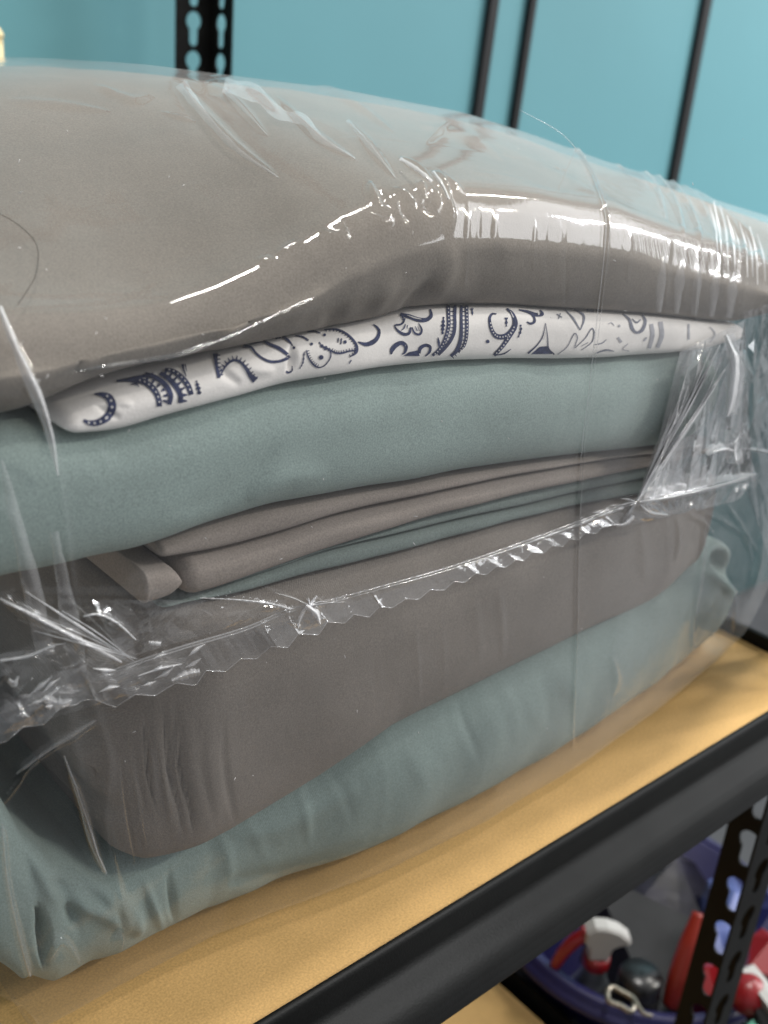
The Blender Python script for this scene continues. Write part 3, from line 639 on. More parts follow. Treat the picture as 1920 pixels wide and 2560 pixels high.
# bunched gusset at the right-hand end
def fan(name, apex, far, mat, n=260, m=40, lift=.002, rough=.004, seed=5, base=None):
    """crumpled sheet between an edge and a fan of far points"""
    A, Fp = np.array(apex, float), np.array(far, float)
    a = cr(A, n); f = cr(Fp, n); G = np.zeros((n, m, 3)); r = np.random.RandomState(seed)
    k = 26; ph = np.interp(np.linspace(0, 1, n), np.linspace(0, 1, k), r.uniform(-1, 1, k)); k2 = 70; ph2 = np.interp(np.linspace(0, 1, n), np.linspace(0, 1, k2), r.uniform(-1, 1, k2))
    for i in range(n):
        for j in range(m):
            w = j/(m-1); p = a[i]*(1-w)+f[i]*w
            p3 = aty(p[0], p[1], (base or (lambda x, y: .243))(p[0], p[1]))
            r_ = ray(*p); r_ /= np.linalg.norm(r_)
            G[i, j] = p3 - r_*(lift + (ph[i]+.35*ph2[i])*rough*math.sin(math.pi*min(w*1.0+.08, 1))**.7 + .0012*math.sin(9*w+5*ph[i]))
    return put(grid(name, G, mat), bag)
gb = lambda x, y: .243 + .03*float(sm(x, 1580, 1920))
fan("gusset_fold", [(1588,1256),(1600,1250),(1612,1256),(1640,1252),(1760,1228),(1890,1188)], [(1700,930),(1745,850),(1795,800),(1840,812),(1862,960),(1868,1120)], M_gus, base=gb, rough=.0050, lift=.003)
fan("gusset_tail", [(1596,1254),(1700,1240),(1800,1214),(1892,1186)], [(1632,1291),(1700,1284),(1760,1272),(1846,1250)], M_gus, base=gb, rough=.0025, lift=.004, m=14, seed=8)

# doubled folds of film on the surface, highlights put in as white haze
def pleat_glint(P, w, m=None, lift=.0007, n=90):
    C = cr(np.array(P, float), n); ww = np.interp(np.linspace(0, 1, n), np.linspace(0, 1, np.size(w)), np.atleast_1d(w))/2
    ww = ww*(1+.12*np.interp(np.arange(n), np.arange(0, n+6, 6), rs.normal(size=len(np.arange(0, n+6, 6)))))
    T = np.gradient(C, axis=0); T /= np.linalg.norm(T, axis=1)[:, None]+1e-9; N_ = np.stack([-T[:, 1], T[:, 0]], 1)
    G = np.zeros((n, 7, 3))
    for i in range(n):
        for j in range(7):
            s = j/3-1; q = C[i]+N_[i]*ww[i]*s
            G[i, j] = on_film(q[0], q[1], lift*(.3+1.6*(1-s*s)))
    put(grid("film_pleat_or_glint", G, m or M_pleat), bag)
pleat_glint([(0,765),(25,835),(60,920),(95,1000),(122,1080),(145,1190)], [10,22,26,26,20,4])
pleat_glint([(2,1150),(40,1300),(80,1470),(115,1640)], [10,36,44,50], M_pleat2)
pleat_glint([(135,1330),(160,1470),(190,1640),(205,1700)], [20,40,44,36], M_pleat2)
pleat_glint([(0,1497),(100,1548),(200,1600),(305,1656)], [6,11,11,5])
pleat_glint([(452,208),(478,245),(530,310),(600,380),(695,443)], [30,22,18,14,3], M_top, .0003)
pleat_glint([(560,222),(605,268),(668,338)], [16,9,2], M_top, .0003)
pleat_glint([(560,212),(640,235),(700,285),(760,300),(800,345),(888,396)], [44,40,28,26,16,4], M_top, .0003)
pleat_glint([(868,300),(920,360),(988,444)], [8,14,3], M_top, .0004); pleat_glint([(1000,396),(1045,425),(1080,454)], [10,12,8], M_pleat, .0004); pleat_glint([(1082,428),(1105,462),(1122,498)], [8,10,6])  # the middle one is a highlight drawn as hazy film
pleat_glint([(5,2060),(18,2200),(45,2330),(75,2442)], [6,8,8,6], M_pleat2); pleat_glint([(160,1890),(195,1990),(235,2120),(265,2185)], [5,9,14,8], M_pleat2)
pleat_glint([(40,1935),(110,1882),(190,1830),(240,1800)], [6,10,12,6], M_pleat2)
pleat_glint([(1592,1252),(1650,1165),(1720,1070),(1792,962)], [5,9,9,3]); pleat_glint([(1594,1252),(1660,1160),(1700,1090),(1765,1000)], [4,7,6,3])
pleat_glint([(1604,1255),(1680,1243),(1800,1214),(1890,1186)], [6,9,8,5]); pleat_glint([(1822,835),(1838,900),(1836,960),(1828,1035)], [26,40,44,30]); pleat_glint([(1852,1160),(1838,1100),(1850,1080)], [16,24,16])
pleat_glint([(1915,760),(1888,880),(1868,990),(1858,1110)], [10,12,10,8], M_pleat2); pleat_glint([(1860,1122),(1890,1124),(1922,1130)], [5,9,8])
pleat_glint([(1765,1132),(1800,1120),(1842,1118)], [8,20,26])
bead("fin_seam", [(1300,275),(1405,335),(1465,410),(1500,490),(1514,545),(1512,620),(1499,740),(1482,890),(1470,1000),(1456,1110),(1446,1250)], [.00008,.00022,.00022,.00026,.00020,.00010], lift=.0013)
bead("fin_seam", [(1444,1290),(1440,1400),(1436,1600),(1430,1880)], [.00006,.00009,.00007,.00003], lift=.0010)

# crumpled loose film, folded into flat facets
def crumple(quad, nu, nv, amp, seed, m=None, lift=.0012):
    r = np.random.RandomState(seed); q = np.array(quad, float); V = []; F = []
    for i in range(nu):
        for j in range(nv):
            u, v = i/(nu-1), j/(nv-1); e = min(1, 4*min(u, 1-u))*min(1, 4*min(v, 1-v))
            if 0 < i < nu-1: u += r.uniform(-.42, .42)/(nu-1)
            if 0 < j < nv-1: v += r.uniform(-.42, .42)/(nv-1)
            p = (q[0]*(1-u)+q[1]*u)*(1-v) + (q[3]*(1-u)+q[2]*u)*v
            V.append(on_film(p[0], p[1], lift + amp*e*r.uniform(0, 1)))
    for i in range(nu-1):
        for j in range(nv-1):
            a, b, c, d = i*nv+j, (i+1)*nv+j, (i+1)*nv+j+1, i*nv+j+1
            F += [(a, b, c), (a, c, d)] if r.rand() < .5 else [(a, b, d), (b, c, d)]
    return put(obj("crumpled_film", V, F, m or M_crumple, smooth=False), bag)
M_crumple = plastic("clear_film_crumpled", .02, .05, refl=1.6)
crumple([(-40,1640),(330,1590),(345,1668),(-40,1800)], 15, 7, .0024, 41)
crumple([(230,1500),(720,1500),(700,1530),(300,1650)], 16, 6, .0016, 42)
crumple([(-40,1760),(470,1640),(440,1700),(-40,1850)], 22, 5, .0014, 43)
crumple([(690,1520),(850,1490),(870,1540),(700,1600)], 9, 6, .0036, 44)
crumple([(1520,1290),(1640,1240),(1680,1290),(1540,1320)], 9, 6, .0036, 45)
crumple([(1700,880),(1862,800),(1880,1190),(1608,1250)], 13, 5, .0080, 46, M_gus)
crumple([(1860,780),(1925,760),(1925,1400),(1850,1180)], 6, 16, .0040, 47)

for i in range(15):                          # pull lines fanning up from the knot, brightened by haze instead of reflection
    t = i/14; x1 = 1715 + 150*t + rs.uniform(-8, 8); y1 = 905 - 95*math.sin(t*2.2) + rs.uniform(-10, 60); k = rs.uniform(.0, .35); a = np.array([1594, 1252]); b = np.array([x1, y1]); p0 = a+(b-a)*k; p2_ = a+(b-a)*rs.uniform(.55, .97)
    pleat_glint([p0, (p0+p2_)/2+np.array([rs.uniform(-8, 14), rs.uniform(0, 10)]), p2_], [3, rs.uniform(5, 11), 2], M_line if i % 3 else M_pleat, lift=.0055, n=40)
pleat_glint([(1815,838),(1836,900),(1830,985),(1818,1040)], [10,24,28,10], M_line, lift=.006); pleat_glint([(1850,1080),(1836,1120),(1842,1160)], [4,16,6], M_line, lift=.006); pleat_glint([(1770,1138),(1805,1124),(1840,1128)], [4,16,10], M_line, lift=.006)
pleat_glint([(1600,1254),(1680,1242),(1800,1213),(1892,1184)], [5,8,7,3], M_line, lift=.006); pleat_glint([(1560,1268),(1480,1298),(1380,1336),(1250,1383)], [7,6,5,2], M_line)
pleat_glint([(765,1514),(790,1535),(800,1560)], [14,20,8], M_line, lift=.004); pleat_glint([(770,1512),(750,1545),(745,1570)], [8,12,4], M_pleat, lift=.004); pleat_glint([(430,1702),(470,1685),(500,1680)], [10,26,16], M_pleat, lift=.005); pleat_glint([(345,1690),(400,1672),(455,1660)], [4,10,4], M_line, lift=.004)
pleat_glint([(500,1495),(600,1500),(680,1510),(725,1522)], [2,4,6,5], M_line); pleat_glint([(208,1541),(245,1536),(290,1556),(340,1600)], [4,7,6,4], M_line); pleat_glint([(0,1652),(70,1640),(130,1615),(165,1608)], [7,8,5,3], M_line); pleat_glint([(372,1606),(402,1610)], [9,10], M_line)
pleat_glint([(20,1700),(35,1710),(45,1690)], [14,16,6], M_pleat); pleat_glint([(70,1765),(110,1748),(150,1716)], [5,9,4], M_line); pleat_glint([(110,1745),(150,1760),(180,1750)], [20,34,10], M_pleat, lift=.003)
pleat_glint([(1585,1290),(1560,1310),(1535,1312)], [10,10,5], M_line, lift=.004); pleat_glint([(1600,1262),(1625,1282),(1670,1288)], [6,14,6], M_pleat, lift=.005)

for i in range(9):                           # gathers at the far right of the ridge, glints drawn as haze
    x = 1788 + 15*i + rs.uniform(-4, 4); y = 560 + 9*i
    pleat_glint([(x-16, y-rs.uniform(30, 70)), (x, y+10), (x+4, y+rs.uniform(60, 120))], [2, rs.uniform(4, 8), 2], M_line if i % 2 else M_pleat, lift=.0006, n=30)
for i in range(5):
    x = 1660 + 44*i; pleat_glint([(x, 640+10*i), (x-6, 700+8*i), (x-14, 780+4*i)], [8, rs.uniform(18, 34), 14], M_pleat2, lift=.0004, n=30)
for i in range(20):                          # creased facets of the loose seal at the left, whitened for sparkle
    t = rs.uniform(0, 1); x = 480*t; y = np.interp(x, [p[0] for p in SEAM], [p[1] for p in SEAM]) + rs.uniform(-10, 70); a = rs.uniform(-.9, .2); L_ = rs.uniform(18, 60)
    pleat_glint([(x, y), (x+L_*.5, y+L_*.5*a+rs.uniform(-5, 5)), (x+L_, y+L_*a)], [2, rs.uniform(5, 18), 2], (M_line, M_pleat, M_pleat2)[i % 3], lift=.0042, n=24)
for i in range(9):                           # pulls running into the left of the seal
    x0, y0 = rs.uniform(-20, 200), rs.uniform(1470, 1600)
    pleat_glint([(x0, y0), ((x0+335)/2, (y0+1655)/2-rs.uniform(0, 14)), (335+rs.uniform(-30, 10), 1652+rs.uniform(-16, 6))], [2, rs.uniform(3, 8), 2], (M_line, M_pleat2)[i % 2], lift=.0008, n=40)
for i in range(14):                          # pulls at the two knots
    k = (775, 1514) if i < 7 else (1590, 1256); a = rs.uniform(-3.0, .2) if i < 7 else rs.uniform(1.5, 4.4); L_ = rs.uniform(30, 110)
    e = (k[0]+L_*math.cos(a), k[1]+L_*.55*math.sin(a))
    pleat_glint([k, ((k[0]+e[0])/2, (k[1]+e[1])/2-3), e], [6, rs.uniform(3, 7), 1], (M_line, M_pleat)[i % 2], lift=.0025, n=24)
# ---------------------------------------------------------------- navy print on the white layer
wm = white.data; _w = np.zeros(len(wm.vertices)*3, np.float32); wm.vertices.foreach_get("co", _w)
WV = BVHTree.FromPolygons([Vector(p) for p in _w.reshape(-1, 3)], [tuple(p.vertices) for p in wm.polygons])
def on_white(px, py, lift):
    d = Vector(ray(px, py)).normalized(); loc, nr, _, _ = WV.ray_cast(Vector(EYE), d)
    if loc is None: return None
    if nr.dot(d) > 0: nr = -nr
    return np.array(loc + nr*lift)
INK = {'V': [], 'F': []}; DOT = {'V': [], 'F': []}; PALE = {'V': [], 'F': []}; GREY = {'V': [], 'F': []}
def poly2(store, pts, lift):
    P = [on_white(x, y, lift) for x, y in pts]
    if any(p is None for p in P): return
    k = len(store['V']); store['V'] += P; store['F'].append(tuple(range(k, k+len(P))))
class Pan:
    def __init__(s, ox, oy, sc): s.o, s.s = np.array([ox, oy]), sc
    def stroke(s, pts, w, store=INK, lift=.00022, jag=0):
        P = np.array(pts, float)*s.s + s.o; L = np.hypot(*np.diff(P, axis=0).T).sum(); n = max(6, int(L/2.2))
        C = cr(P, n); ww = np.interp(np.linspace(0, 1, n), np.linspace(0, 1, np.size(w)), np.atleast_1d(w))*s.s/2
        if jag: ww = ww*(1 + jag*np.where(np.arange(n) % 4 < 2, 1, -.6))
        T = np.gradient(C, axis=0); T /= np.linalg.norm(T, axis=1)[:, None]+1e-9; N_ = np.stack([-T[:, 1], T[:, 0]], 1)
        for i in range(n-1):
            poly2(store, [C[i]+N_[i]*ww[i], C[i+1]+N_[i+1]*ww[i+1], C[i+1]-N_[i+1]*ww[i+1], C[i]-N_[i]*ww[i]], lift)
        return C, N_, ww
    def dot(s, x, y, r, store=DOT, lift=.00034):
        c = np.array([x, y])*s.s+s.o; t = np.linspace(0, 2*np.pi, 9)[:-1]
        poly2(store, [c + r*s.s*np.array([math.cos(a), math.sin(a)]) for a in t], lift)
    def poly(s, pts, store=INK, lift=.00022):
        poly2(store, [np.array(p)*s.s+s.o for p in pts], lift)
    def teeth(s, pts, side, ln, wid, gap, store=INK):
        P = np.array(pts, float)*s.s+s.o; L = np.hypot(*np.diff(P, axis=0).T).sum(); n = max(3, int(L/(gap*s.s))); C = cr(P, n*6)
        T = np.gradient(C, axis=0); T /= np.linalg.norm(T, axis=1)[:, None]+1e-9; N_ = np.stack([-T[:, 1], T[:, 0]], 1)*side
        for i in range(3, n*6, 6):
            a, b = C[i]-T[i]*wid*s.s/2, C[i]+T[i]*wid*s.s/2; e = C[i]+N_[i]*ln*s.s
            poly2(store, [a, b, e+T[i]*wid*s.s*.2, e-T[i]*wid*s.s*.2], .00022)
    def dots_on(s, pts, r, gap):
        P = np.array(pts, float)*s.s+s.o; L = np.hypot(*np.diff(P, axis=0).T).sum(); n = max(2, int(L/(gap*s.s)))
        for c in cr(P, n+2)[1:-1]: s.dot(*((c-s.o)/s.s), r)
p1, p2, p3, p4 = Pan(140, 860, .2532), Pan(500, 800, .2532), Pan(860, 740, .2532), Pan(1200, 740, .3617)
c = [(380,498),(450,503),(520,533),(555,600),(535,680),(480,740),(400,775),(330,778),(270,755)]
p1.stroke(c, [12,45,75,82,80,72,62,50,24]); p1.dots_on(c[1:], 12, 62)
c = [(600,372),(700,360),(780,362),(860,375),(930,418),(985,480),(1012,550),(1018,615)]; p1.stroke(c, [20,35,48,56,58,58,54,50]); p1.dots_on(c[2:], 9, 52)
c = [(880,305),(960,325),(1040,370),(1100,435),(1130,510),(1115,595)]; p1.stroke(c, [45,45,48,50,50,40]); p1.teeth([(870,330),(950,352),(1020,395),(1075,455),(1102,520),(1090,590)], 1, 46, 34, 56)
c = [(1030,290),(1110,345),(1180,420),(1225,500),(1225,580)]; p1.stroke(c, [40,48,50,50,46]); p1.teeth([(1050,285),(1130,335),(1200,405),(1245,490),(1245,575)], -1, 46, 30, 50)
c = [(1075,255),(1160,275),(1240,335),(1300,410),(1335,500)]; p1.stroke(c, [30,45,52,54,50]); p1.dots_on(c, 9, 52)
p1.stroke([(1385,365),(1398,420),(1415,495)], [8,34,26], jag=.5); p1.stroke([(1250,205),(1262,260),(1285,325)], [26,16,8]); p1.stroke([(1275,205),(1290,280)], [14,5])
p1.stroke([(740,405),(790,400),(825,430)], [8,22,4]); p1.poly([(600,370),(760,325),(960,290),(960,320),(800,352)])
c = [(150,335),(162,450),(185,575)]; p2.stroke(c, [48,28,30]); p2.teeth([(165,335),(176,450),(198,560)], -1, 34, 18, 36)
c = [(185,575),(215,520),(260,455),(310,412),(355,402),(405,425),(455,480),(495,545),(545,595)]; p2.stroke(c, [14,14,18,24,24,24,34,48,70]); p2.teeth(c[1:], -1, 46, 18, 34)
p2.stroke([(430,262),(500,272),(555,335),(620,385),(690,412),(770,410),(840,388),(885,355)], [34,24,22,24,28,26,28,34]); p2.stroke([(490,245),(560,232),(620,222)], [12,14,8]); p2.stroke([(620,205),(690,245),(780,285),(865,345)], [22,30,36,30])
p2.poly([(740,180),(790,165),(850,320),(790,300)]); p2.stroke([(820,165),(880,215),(915,262)], [30,24,12]); p2.dot(928,277,15,INK,.00022)
p2.stroke([(940,160),(1015,172),(1070,208)], [8,16,18]); p2.dot(1100,241,15,INK,.00022); p2.stroke([(1060,122),(1130,116),(1190,136)], [14,16,10]); p2.dot(1230,152,15,INK,.00022)
p2.stroke([(845,508),(870,520),(905,500),(908,455)], [18,16,14,8]); p2.stroke([(980,480),(1012,420),(1028,315)], [6,12,10], jag=.4)
c = [(1045,300),(1068,370),(1108,430),(1160,466),(1220,452),(1268,402),(1290,345),(1280,292)]; p2.stroke(c, [10,14,18,14,10,10,12,12]); p2.teeth(c[:4], -1, 30, 12, 22); p2.stroke([(1175,222),(1205,262),(1262,288),(1290,300)], [6,24,30,14], jag=.5); p2.dot(1193,368,24,INK,.00022)
c = [(1285,300),(1340,326),(1400,326),(1470,308),(1535,300)]; p2.stroke(c, [16,18,18,16,14]); p2.teeth(c, -1, 28, 12, 24)
c = [(1225,100),(1350,98),(1440,138),(1505,195),(1545,260),(1538,320),(1475,365)]; p2.stroke(c, [10,16,20,22,24,26,8]); p2.teeth(c, 1, 26, 14, 30)
p2.stroke([(1366,182),(1360,226)], 12); p2.stroke([(1396,185),(1388,242)], 13); p2.dot(1430,220,18,INK,.00022); p2.stroke([(1490,395),(1468,432)], [14,6])
p3.stroke([(135,455),(215,478),(290,452),(332,405),(345,350),(322,310),(288,285)], [10,36,46,38,30,22,10])
c = [(555,185),(640,205),(730,236),(810,238),(858,200),(852,135)]; p3.stroke(c, [30,40,44,40,36,16]); p3.stroke([(620,196),(700,222),(760,234)], [4,14,6], DOT, .0003)
p3.stroke([(600,225),(585,262),(555,285),(500,295),(530,345),(590,378),(640,368),(657,310)], [14,18,18,12,24,30,26,16]); p3.stroke([(605,280),(590,320),(560,345)], [8,12,4]); p3.stroke([(625,290),(620,330)], [10,4]); p3.stroke([(575,205),(590,255)], [18,10])
p3.stroke([(668,310),(695,365),(745,378),(765,335),(735,270)], [12,18,22,18,8]); p3.stroke([(700,300),(720,345)], [5,10]); p3.stroke([(725,300),(740,345)], [4,8])
p3.stroke([(462,575),(472,530),(510,485),(565,462),(608,495),(600,550),(572,575)], [14,44,46,40,38,26,10]); p3.stroke([(740,565),(750,515),(800,485),(846,500),(842,550),(800,592)], [24,36,32,28,22,10])
p3.poly([(585,588),(640,552),(725,535),(745,590)]); 
c = [(1030,95),(1030,200),(1030,290),(1010,380),(975,470),(930,535),(870,585)]; p3.stroke(c, [38,36,36,34,34,34,24]); p3.dots_on(c, 7, 34)
c = [(1098,95),(1092,200),(1092,290),(1080,370),(1040,450),(980,525),(930,580)]; p3.stroke(c, [30,30,30,32,34,32,20]); p3.teeth(c, 1, 44, 14, 36)
c = [(1160,95),(1155,220),(1155,330),(1148,430),(1110,535),(1050,590)]; p3.stroke(c, [24,26,30,34,40,24]); p3.teeth(c, -1, 38, 14, 36)
c = [(1210,95),(1210,200),(1210,300),(1205,400),(1180,490),(1130,550)]; p3.stroke(c, [34,34,34,32,30,12]); p3.dots_on(c, 7, 34)
p3.stroke([(982,210),(975,300),(970,378)], [10,30,12], jag=.5); p3.stroke([(925,408),(932,455),(935,498)], [8,26,12]); p3.stroke([(1262,125),(1268,195)], [22,8], jag=.4); p3.dot(1415,445,17,INK,.00022)
c = [(112,126),(80,128),(64,165),(80,235),(110,275),(160,280),(208,252),(240,195),(225,130),(185,90)]; p4.stroke(c, [8,16,20,26,34,38,38,36,24,14]); p4.dots_on(c[2:8], 5.5, 21)
c = [(235,215),(195,285),(150,350),(95,408)]; p4.stroke(c, [40,32,26,22]); p4.dots_on(c, 5.5, 24); p4.stroke([(208,110),(228,150)], [4,8], DOT, .0003)
p4.stroke([(180,150),(180,210)], [14,9], jag=.6); p4.stroke([(278,198),(280,235),(262,285)], [8,12,6], jag=.6); p4.dot(52,314,12,INK,.00022)
p4.stroke([(270,98),(330,112),(380,130),(430,128),(415,100)], [8,18,26,22,12]); p4.dot(402,128,7); p4.stroke([(322,178),(345,190),(372,180),(372,150),(345,120)], [8,16,18,14,10])
p4.stroke([(450,188),(432,275),(395,335),(330,395)], [3,6,8,12]); p4.stroke([(452,190),(466,290),(472,360),(512,402)], [3,6,8,10]); p4.poly([(408,350),(462,345),(498,398),(350,400)]); p4.stroke([(448,250),(438,300)], [4,8], DOT, .0003)
p4.stroke([(95,408),(165,395),(212,365)], [6,10,4])
p4.stroke([(590,100),(640,155),(690,235)], [6,14,6], GREY); p4.stroke([(650,95),(708,128),(716,168),(692,235)], [8,16,14,5], GREY); p4.stroke([(530,128),(565,150)], 7, GREY); p4.stroke([(555,122),(540,160)], 6, GREY); p4.stroke([(735,100),(785,108)], [16,14], GREY)
p4.stroke([(535,402),(600,350),(640,275),(655,258),(672,285),(660,330),(650,358)], [4,5,5,7,6,5,4], GREY); p4.stroke([(655,358),(725,290),(770,225),(786,250),(772,315),(700,372)], [4,7,8,8,7,5], GREY); p4.stroke([(790,335),(840,325),(872,300)], [5,8,5], GREY); p4.stroke([(800,392),(870,372),(925,380)], [8,12,5], GREY); p4.stroke([(700,345),(745,320)], 5, GREY)
p4.stroke([(985,125),(1030,165),(1050,225),(1080,252),(1118,235),(1140,175),(1120,130)], [8,18,24,16,24,22,10], GREY); p4.stroke([(1050,160),(1080,185),(1110,165)], [6,12,6], GREY); p4.stroke([(885,195),(905,185),(925,205)], 6, PALE); p4.dot(960,208,9,PALE,.00022)
p4.stroke([(1182,195),(1190,270),(1168,360)], [26,28,22], PALE); p4.stroke([(1245,180),(1255,270),(1225,355)], [30,30,24], PALE); p4.stroke([(1440,195),(1440,300)], 14, PALE); p4.stroke([(1150,285),(1130,310)], 12, PALE); p4.stroke([(950,285),(975,320)], 16, PALE); p4.stroke([(1020,330),(985,365),(1030,380)], 6, PALE); p4.stroke([(1585,215),(1620,260),(1590,320)], [6,12,6], PALE)
M_grey = flat("grey_ink", (.20, .21, .26), .9, .2, var=.2, scale=500); M_pale = flat("glare_paled_ink", (.42, .42, .46), .9, .2, var=.15, scale=500)  # palest tone puts the film's glare into the print; grey for the leaves
put(obj("printed_scrolls", INK['V'], INK['F'], M_ink), white); put(obj("printed_dots", DOT['V'], DOT['F'], M_dot), white)["kind"] = "stuff"
put(obj("printed_leaves", GREY['V'], GREY['F'], M_grey), white); put(obj("printed_bands", PALE['V'], PALE['F'], M_pale), white)

# ---------------------------------------------------------------- hair and lint on the film
hp = np.array([on_film(x, y, .0006) for x, y in cr(np.array([(-10,530),(25,548),(62,575),(88,605),(96,640),(88,690),(62,735),(45,760)], float), 60)])
V, F = tube_mesh(hp, [.00008, .00011, .00009], 5); M_hair = flat("dark_hair", (.03, .024, .02), .5)
tag(obj("hair", V, F, M_hair), "long dark hair curling over the film at the top left", "hair")
Vl, Fl = [], []
for i in range(70):
    x, y = rs.uniform(20, 1880), rs.uniform(330, 1950)
    r0 = on_film(x, y, .0003); 
    if r0 is None: continue
    d = rs.normal(size=3)*.0006; Vl, Fl = merge((Vl, Fl), tube_mesh([r0, r0+d*.5, r0+d], [.00005, .00013, .00005], 4))
tag(obj("lint", Vl, Fl, M_dot), "specks of white lint scattered over the film", "lint", kind="stuff")

# ---------------------------------------------------------------- cream tub behind, at the left edge
M_cream = flat("cream_plastic", (.74, .62, .36), .45, .5)
A = aty(-70, 120, .80); ctx, ctz = A[0], A[2]
tub = empty("storage_tub", (float(aty(-10, 150, .80)[0])-.055, .80, 0), "cream plastic tub standing behind the bag at the left edge", "tub")
tcx = tub.location.x; topz = float(aty(0, 60, .755)[2])
edge = float(aty(24, 120, .755)[0])
def rrect(x0, x1, y0, y1, r, z, n=6):
    out = []
    for cx, cy, a0 in ((x1-r, y1-r, 0), (x0+r, y1-r, 90), (x0+r, y0+r, 180), (x1-r, y0+r, 270)):
        for t in np.linspace(0, 90, n): a = math.radians(a0+t); out.append((cx+r*math.cos(a), cy+r*math.sin(a), z))
    return out
def shell(levels):
    rings = [rrect(*l) for l in levels]; n = len(rings[0]); V = [p for r in rings for p in r]; F = []
    for i in range(len(rings)-1):
        for j in range(n): F.append((i*n+j, i*n+(j+1) % n, (i+1)*n+(j+1) % n, (i+1)*n+j))
    F += [tuple(range(n))[::-1], tuple(range((len(rings)-1)*n, len(rings)*n))]
    return V, F
put(obj("body", *shell([(edge-.145, edge-.003+.003*q, .755, .845, .012, .001+q*(topz-.010)) for q in (0, .4, .8, 1)]), M_cream), tub)
put(obj("rim", *shell([(edge-.146, edge+.0005, .7545, .8455, .012, topz-.0088), (edge-.146, edge+.0005, .7545, .8455, .012, topz-.006), (edge-.1445, edge-.002, .756, .844, .011, topz-.002), (edge-.141, edge-.006, .760, .840, .009, topz)]), M_cream), tub)

# ---------------------------------------------------------------- blue bucket and its contents beyond the end of the shelf
M_blue = flat("blue_plastic", (.007, .006, .055), .45, .5, var=.1, scale=30)  # bucket and contents darkened in colour to stand in for shade
M_red = flat("red_plastic", (.20, .006, .009), .35, .5); M_orange = flat("orange_red_plastic", (.20, .014, .006), .4, .5)
M_wht = flat("white_plastic", (.36, .35, .335), .4, .5); M_clear = flat("cloudy_bottle", (.09, .10, .105), .25, .5)
M_greyc = flat("grey_card", (.020, .020, .021), .8, .2, var=.15, scale=30); M_dkbag = flat("navy_bag", (.006, .0055, .015), .35, .5, var=.7, scale=45, bump=.4, bscale=60)
M_blk = flat("black_plastic", (.010, .010, .011), .3, .5); M_steel = flat("steel_wire", (.30, .27, .22), .4, .5, metal=.9); M_pack = flat("blue_white_pack", (.075, .10, .25), .4, .5, var=.7, scale=28)
M_green = flat("mint_plastic", (.18, .5, .38), .4, .5)
BX, BY, BZ, BR = .693, .363, -.36, .1226
bucket = empty("bucket", (BX, BY, -.65), "round blue plastic bucket full of cleaning things beyond the shelf end", "bucket")
put(obj("body", *lathe([(BR*.78, -.648), (BR*.80, -.645), (BR*.97, BZ-.012), (BR*.975, BZ), (BR*.945, BZ), (BR*.77, -.640), (.001, -.640)], 64, loc=(BX, BY, 0)), M_blue), bucket)
put(obj("rim", *lathe([(BR*.975, BZ-.010), (BR*1.075, BZ-.012), (BR*1.09, BZ-.009), (BR*1.075, BZ-.004), (BR*1.05, BZ-.004), (BR*1.04, BZ-.001), (BR*1.02, BZ+.0025), (BR*.985, BZ+.003), (BR*.972, BZ), (BR*.972, BZ-.01)], 72, loc=(BX, BY, 0)), M_blue), bucket)
# spray bottle: trigger head towards the camera's left
sp = atz(1490, 2400, -.350)                                       # collar
bottle = empty("spray_bottle", tuple(sp + [0, 0, -.28]), "spray bottle with white trigger head and red collar inside the blue bucket", "spray bottle")
ax = Matrix.Rotation(math.radians(6), 3, 'Y')
put(obj("body", *lathe([(.001, -.24), (.034, -.24), (.036, -.22), (.036, -.10), (.033, -.06), (.018, -.028), (.0145, -.014), (.0145, -.004)], 32, loc=sp), M_clear), bottle)
put(obj("collar", *lathe([(.0150, -.008), (.0165, -.006), (.0165, .008), (.0150, .010), (.012, .010)], 28, loc=sp), M_red), bottle)
left = np.array([-.66, .52, 0]); left /= np.linalg.norm(left)       # direction that reads as left in the photo
fwd = np.array([.62, .78, 0])
def head_mesh():
    prof = [(-.022, .052), (-.012, .0605), (.004, .060), (.020, .054), (.034, .043), (.036, .037), (.024, .034), (.0155, .028), (.013, .018), (.0125, .008), (-.0125, .008), (-.013, .020), (-.016, .030), (-.022, .036)]
    n = len(prof); V = []
    for w, s in ((-.011, .88), (-.008, 1), (.008, 1), (.011, .88)):
        for u, v in prof: V.append(sp - left*(u*s) + fwd*w + np.array([0, 0, .034+(v-.034)*s]))
    F = []
    for k in range(3):
        for i in range(n): j = (i+1) % n; F.append((k*n+i, k*n+j, (k+1)*n+j, (k+1)*n+i))
    F += [tuple(range(n))[::-1], tuple(range(3*n, 4*n))]
    return V, F
put(obj("trigger_head", *head_mesh(), M_wht, smooth=False), bottle)
tp = [sp + left*.016 + [0, 0, .044], sp + left*.030 + [0, 0, .032], sp + left*.042 + [0, 0, .012], sp + left*.050 + [0, 0, -.012]]
put(obj("trigger_lever", *tube_mesh(tp, [.0078, .0085, .0078, .0065], 12, 24), M_red), bottle)
put(obj("nozzle", *tube_mesh([sp+left*.014+[0, 0, .046], sp+left*.026+[0, 0, .045]], [.0075, .007], 12, 6), M_red), bottle)
for ch in bottle.children:
    for v in ch.data.vertices:
        w = (Vector(sp) - bottle.location); p = v.co - Vector(sp); v.co = Vector(sp) + p*.66
# black canister
cp = atz(1600, 2450, -.352); can = empty("canister", tuple(cp+[0, 0, -.2]), "black round canister with a grey collar in the blue bucket", "canister")
put(obj("body", *lathe([(.0185, -.2), (.0185, -.012), (.017, -.006)], 36, loc=cp), M_greyc), can)
put(obj("cap", *lathe([(.0175, -.03), (.0175, .004), (.0155, .008), (.001, .008)], 36, loc=cp), M_blk), can)
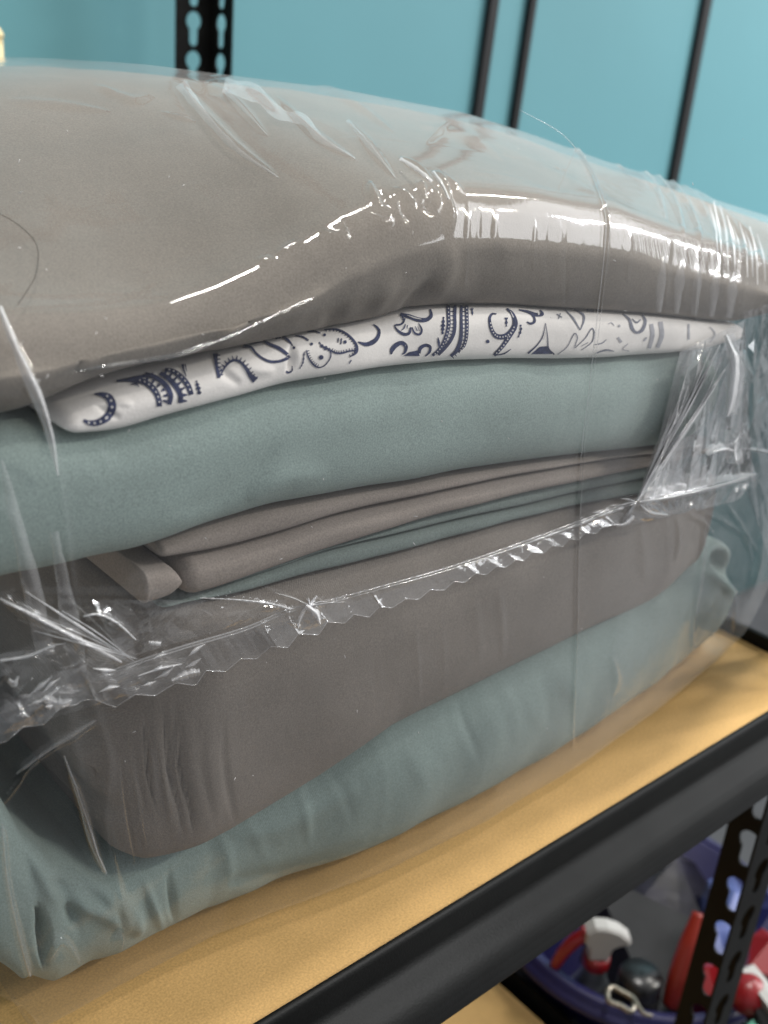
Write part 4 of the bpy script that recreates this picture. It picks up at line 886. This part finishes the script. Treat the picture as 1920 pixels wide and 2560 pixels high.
# wire buckle
bk = [(1518,2478),(1530,2468),(1552,2478),(1585,2500),(1578,2528),(1552,2515),(1522,2502),(1518,2478)]
V, F = tube_mesh([atz(x, y, -.342) for x, y in cr(np.array(bk, float), 40)], [.0022], 8); tag(obj("wire_buckle", V, F, M_steel), "rectangular wire buckle lying at the rim of the blue bucket", "buckle")
V, F = tube_mesh([atz(x, y, -.335) for x, y in cr(np.array([(1588,2500),(1598,2520),(1612,2535),(1630,2540)], float), 20)], [.0016], 8); tag(obj("wire_hook", V, F, M_steel), "curved wire hook beside the rectangular buckle", "hook")
# orange red handle standing by the post
V, F = tube_mesh([atz(1752, 2285, -.30), atz(1728, 2360, -.32), atz(1700, 2440, -.345), atz(1680, 2512, -.37)], [.0065, .0095, .0095, .008], 14, 30); tag(obj("brush_handle", V, F, M_orange), "orange red plastic handle beside the perforated post", "handle")
# grey cardboard behind, navy bag further back
def slab(px, z, dz, m, name, lab, cat, bulge=0):
    T = [atz(x, y, z) for x, y in px]; n = len(T); B = [t + np.array([.01, .012, -dz]) for t in T]; c = sum(T)/n
    V = T + B + [c + np.array([0, 0, bulge])]; F = [(i, (i+1) % n, 2*n) for i in range(n)] + [(i, n+i, n+(i+1) % n, (i+1) % n) for i in range(n)] + [tuple(range(n, 2*n))[::-1]]
    return tag(obj(name, V, F, m, smooth=False), lab, cat)
slab([(1500,2230),(1560,2215),(1740,2300),(1770,2420),(1740,2520),(1640,2560),(1570,2380)], -.385, .10, M_greyc, "cardboard_sleeve", "dull grey card sleeve standing behind the spray bottle", "card sleeve")
slab([(1540,2200),(1640,2120),(1700,2120),(1790,2170),(1760,2300),(1700,2290),(1600,2250)], -.40, .12, M_dkbag, "speckled_bag", "dark navy speckled bag behind the grey card", "bag", .03)
slab([(1770,2200),(1830,2180),(1880,2240),(1880,2330),(1800,2330)], -.37, .08, M_pack, "printed_pack", "blue and white printed pack seen through the upper holes of the post", "pack", .012)
slab([(1750,2290),(1830,2300),(1815,2400),(1740,2380)], -.365, .06, M_pack, "printed_pack", "blue and white pack seen through the middle holes of the post", "pack", .012)
slab([(1720,2400),(1810,2410),(1790,2490),(1725,2480)], -.36, .06, M_red, "red_pouch", "red pouch seen through the lower hole of the post", "pouch", .012)
slab([(1880,2270),(1930,2250),(1990,2330),(1930,2350),(1895,2330)], -.33, .05, M_blue, "blue_pouch", "shiny blue pouch right of the post", "pouch", .015)
slab([(1880,2340),(1905,2320),(1990,2370),(1960,2450),(1870,2420)], -.325, .05, M_red, "red_pouch", "crimson pouch under the shiny blue one right of the post", "pouch", .015)
slab([(1855,2425),(1885,2410),(1990,2540),(1960,2570)], -.315, .02, M_wht, "white_box_lid", "white plastic box edge right of the post", "box", .001)
V, F = lathe([(.001, .016), (.008, .0145), (.0145, .007), (.016, 0), (.0145, -.007), (.001, -.016)], 20, loc=atz(1870, 2488, -.328)); tag(obj("red_ball", V, F, M_red), "round red knob below the white box edge", "knob")
slab([(1860,2570),(1910,2520),(1960,2560),(1900,2620)], -.335, .03, M_green, "mint_cloth", "mint green cloth corner at the bottom right", "cloth", .004)
slab([(1880,2500),(1905,2480),(1960,2570),(1920,2600)], -.325, .02, M_greyc, "grey_box_side", "grey side of the small box below the white edge", "box", .001)
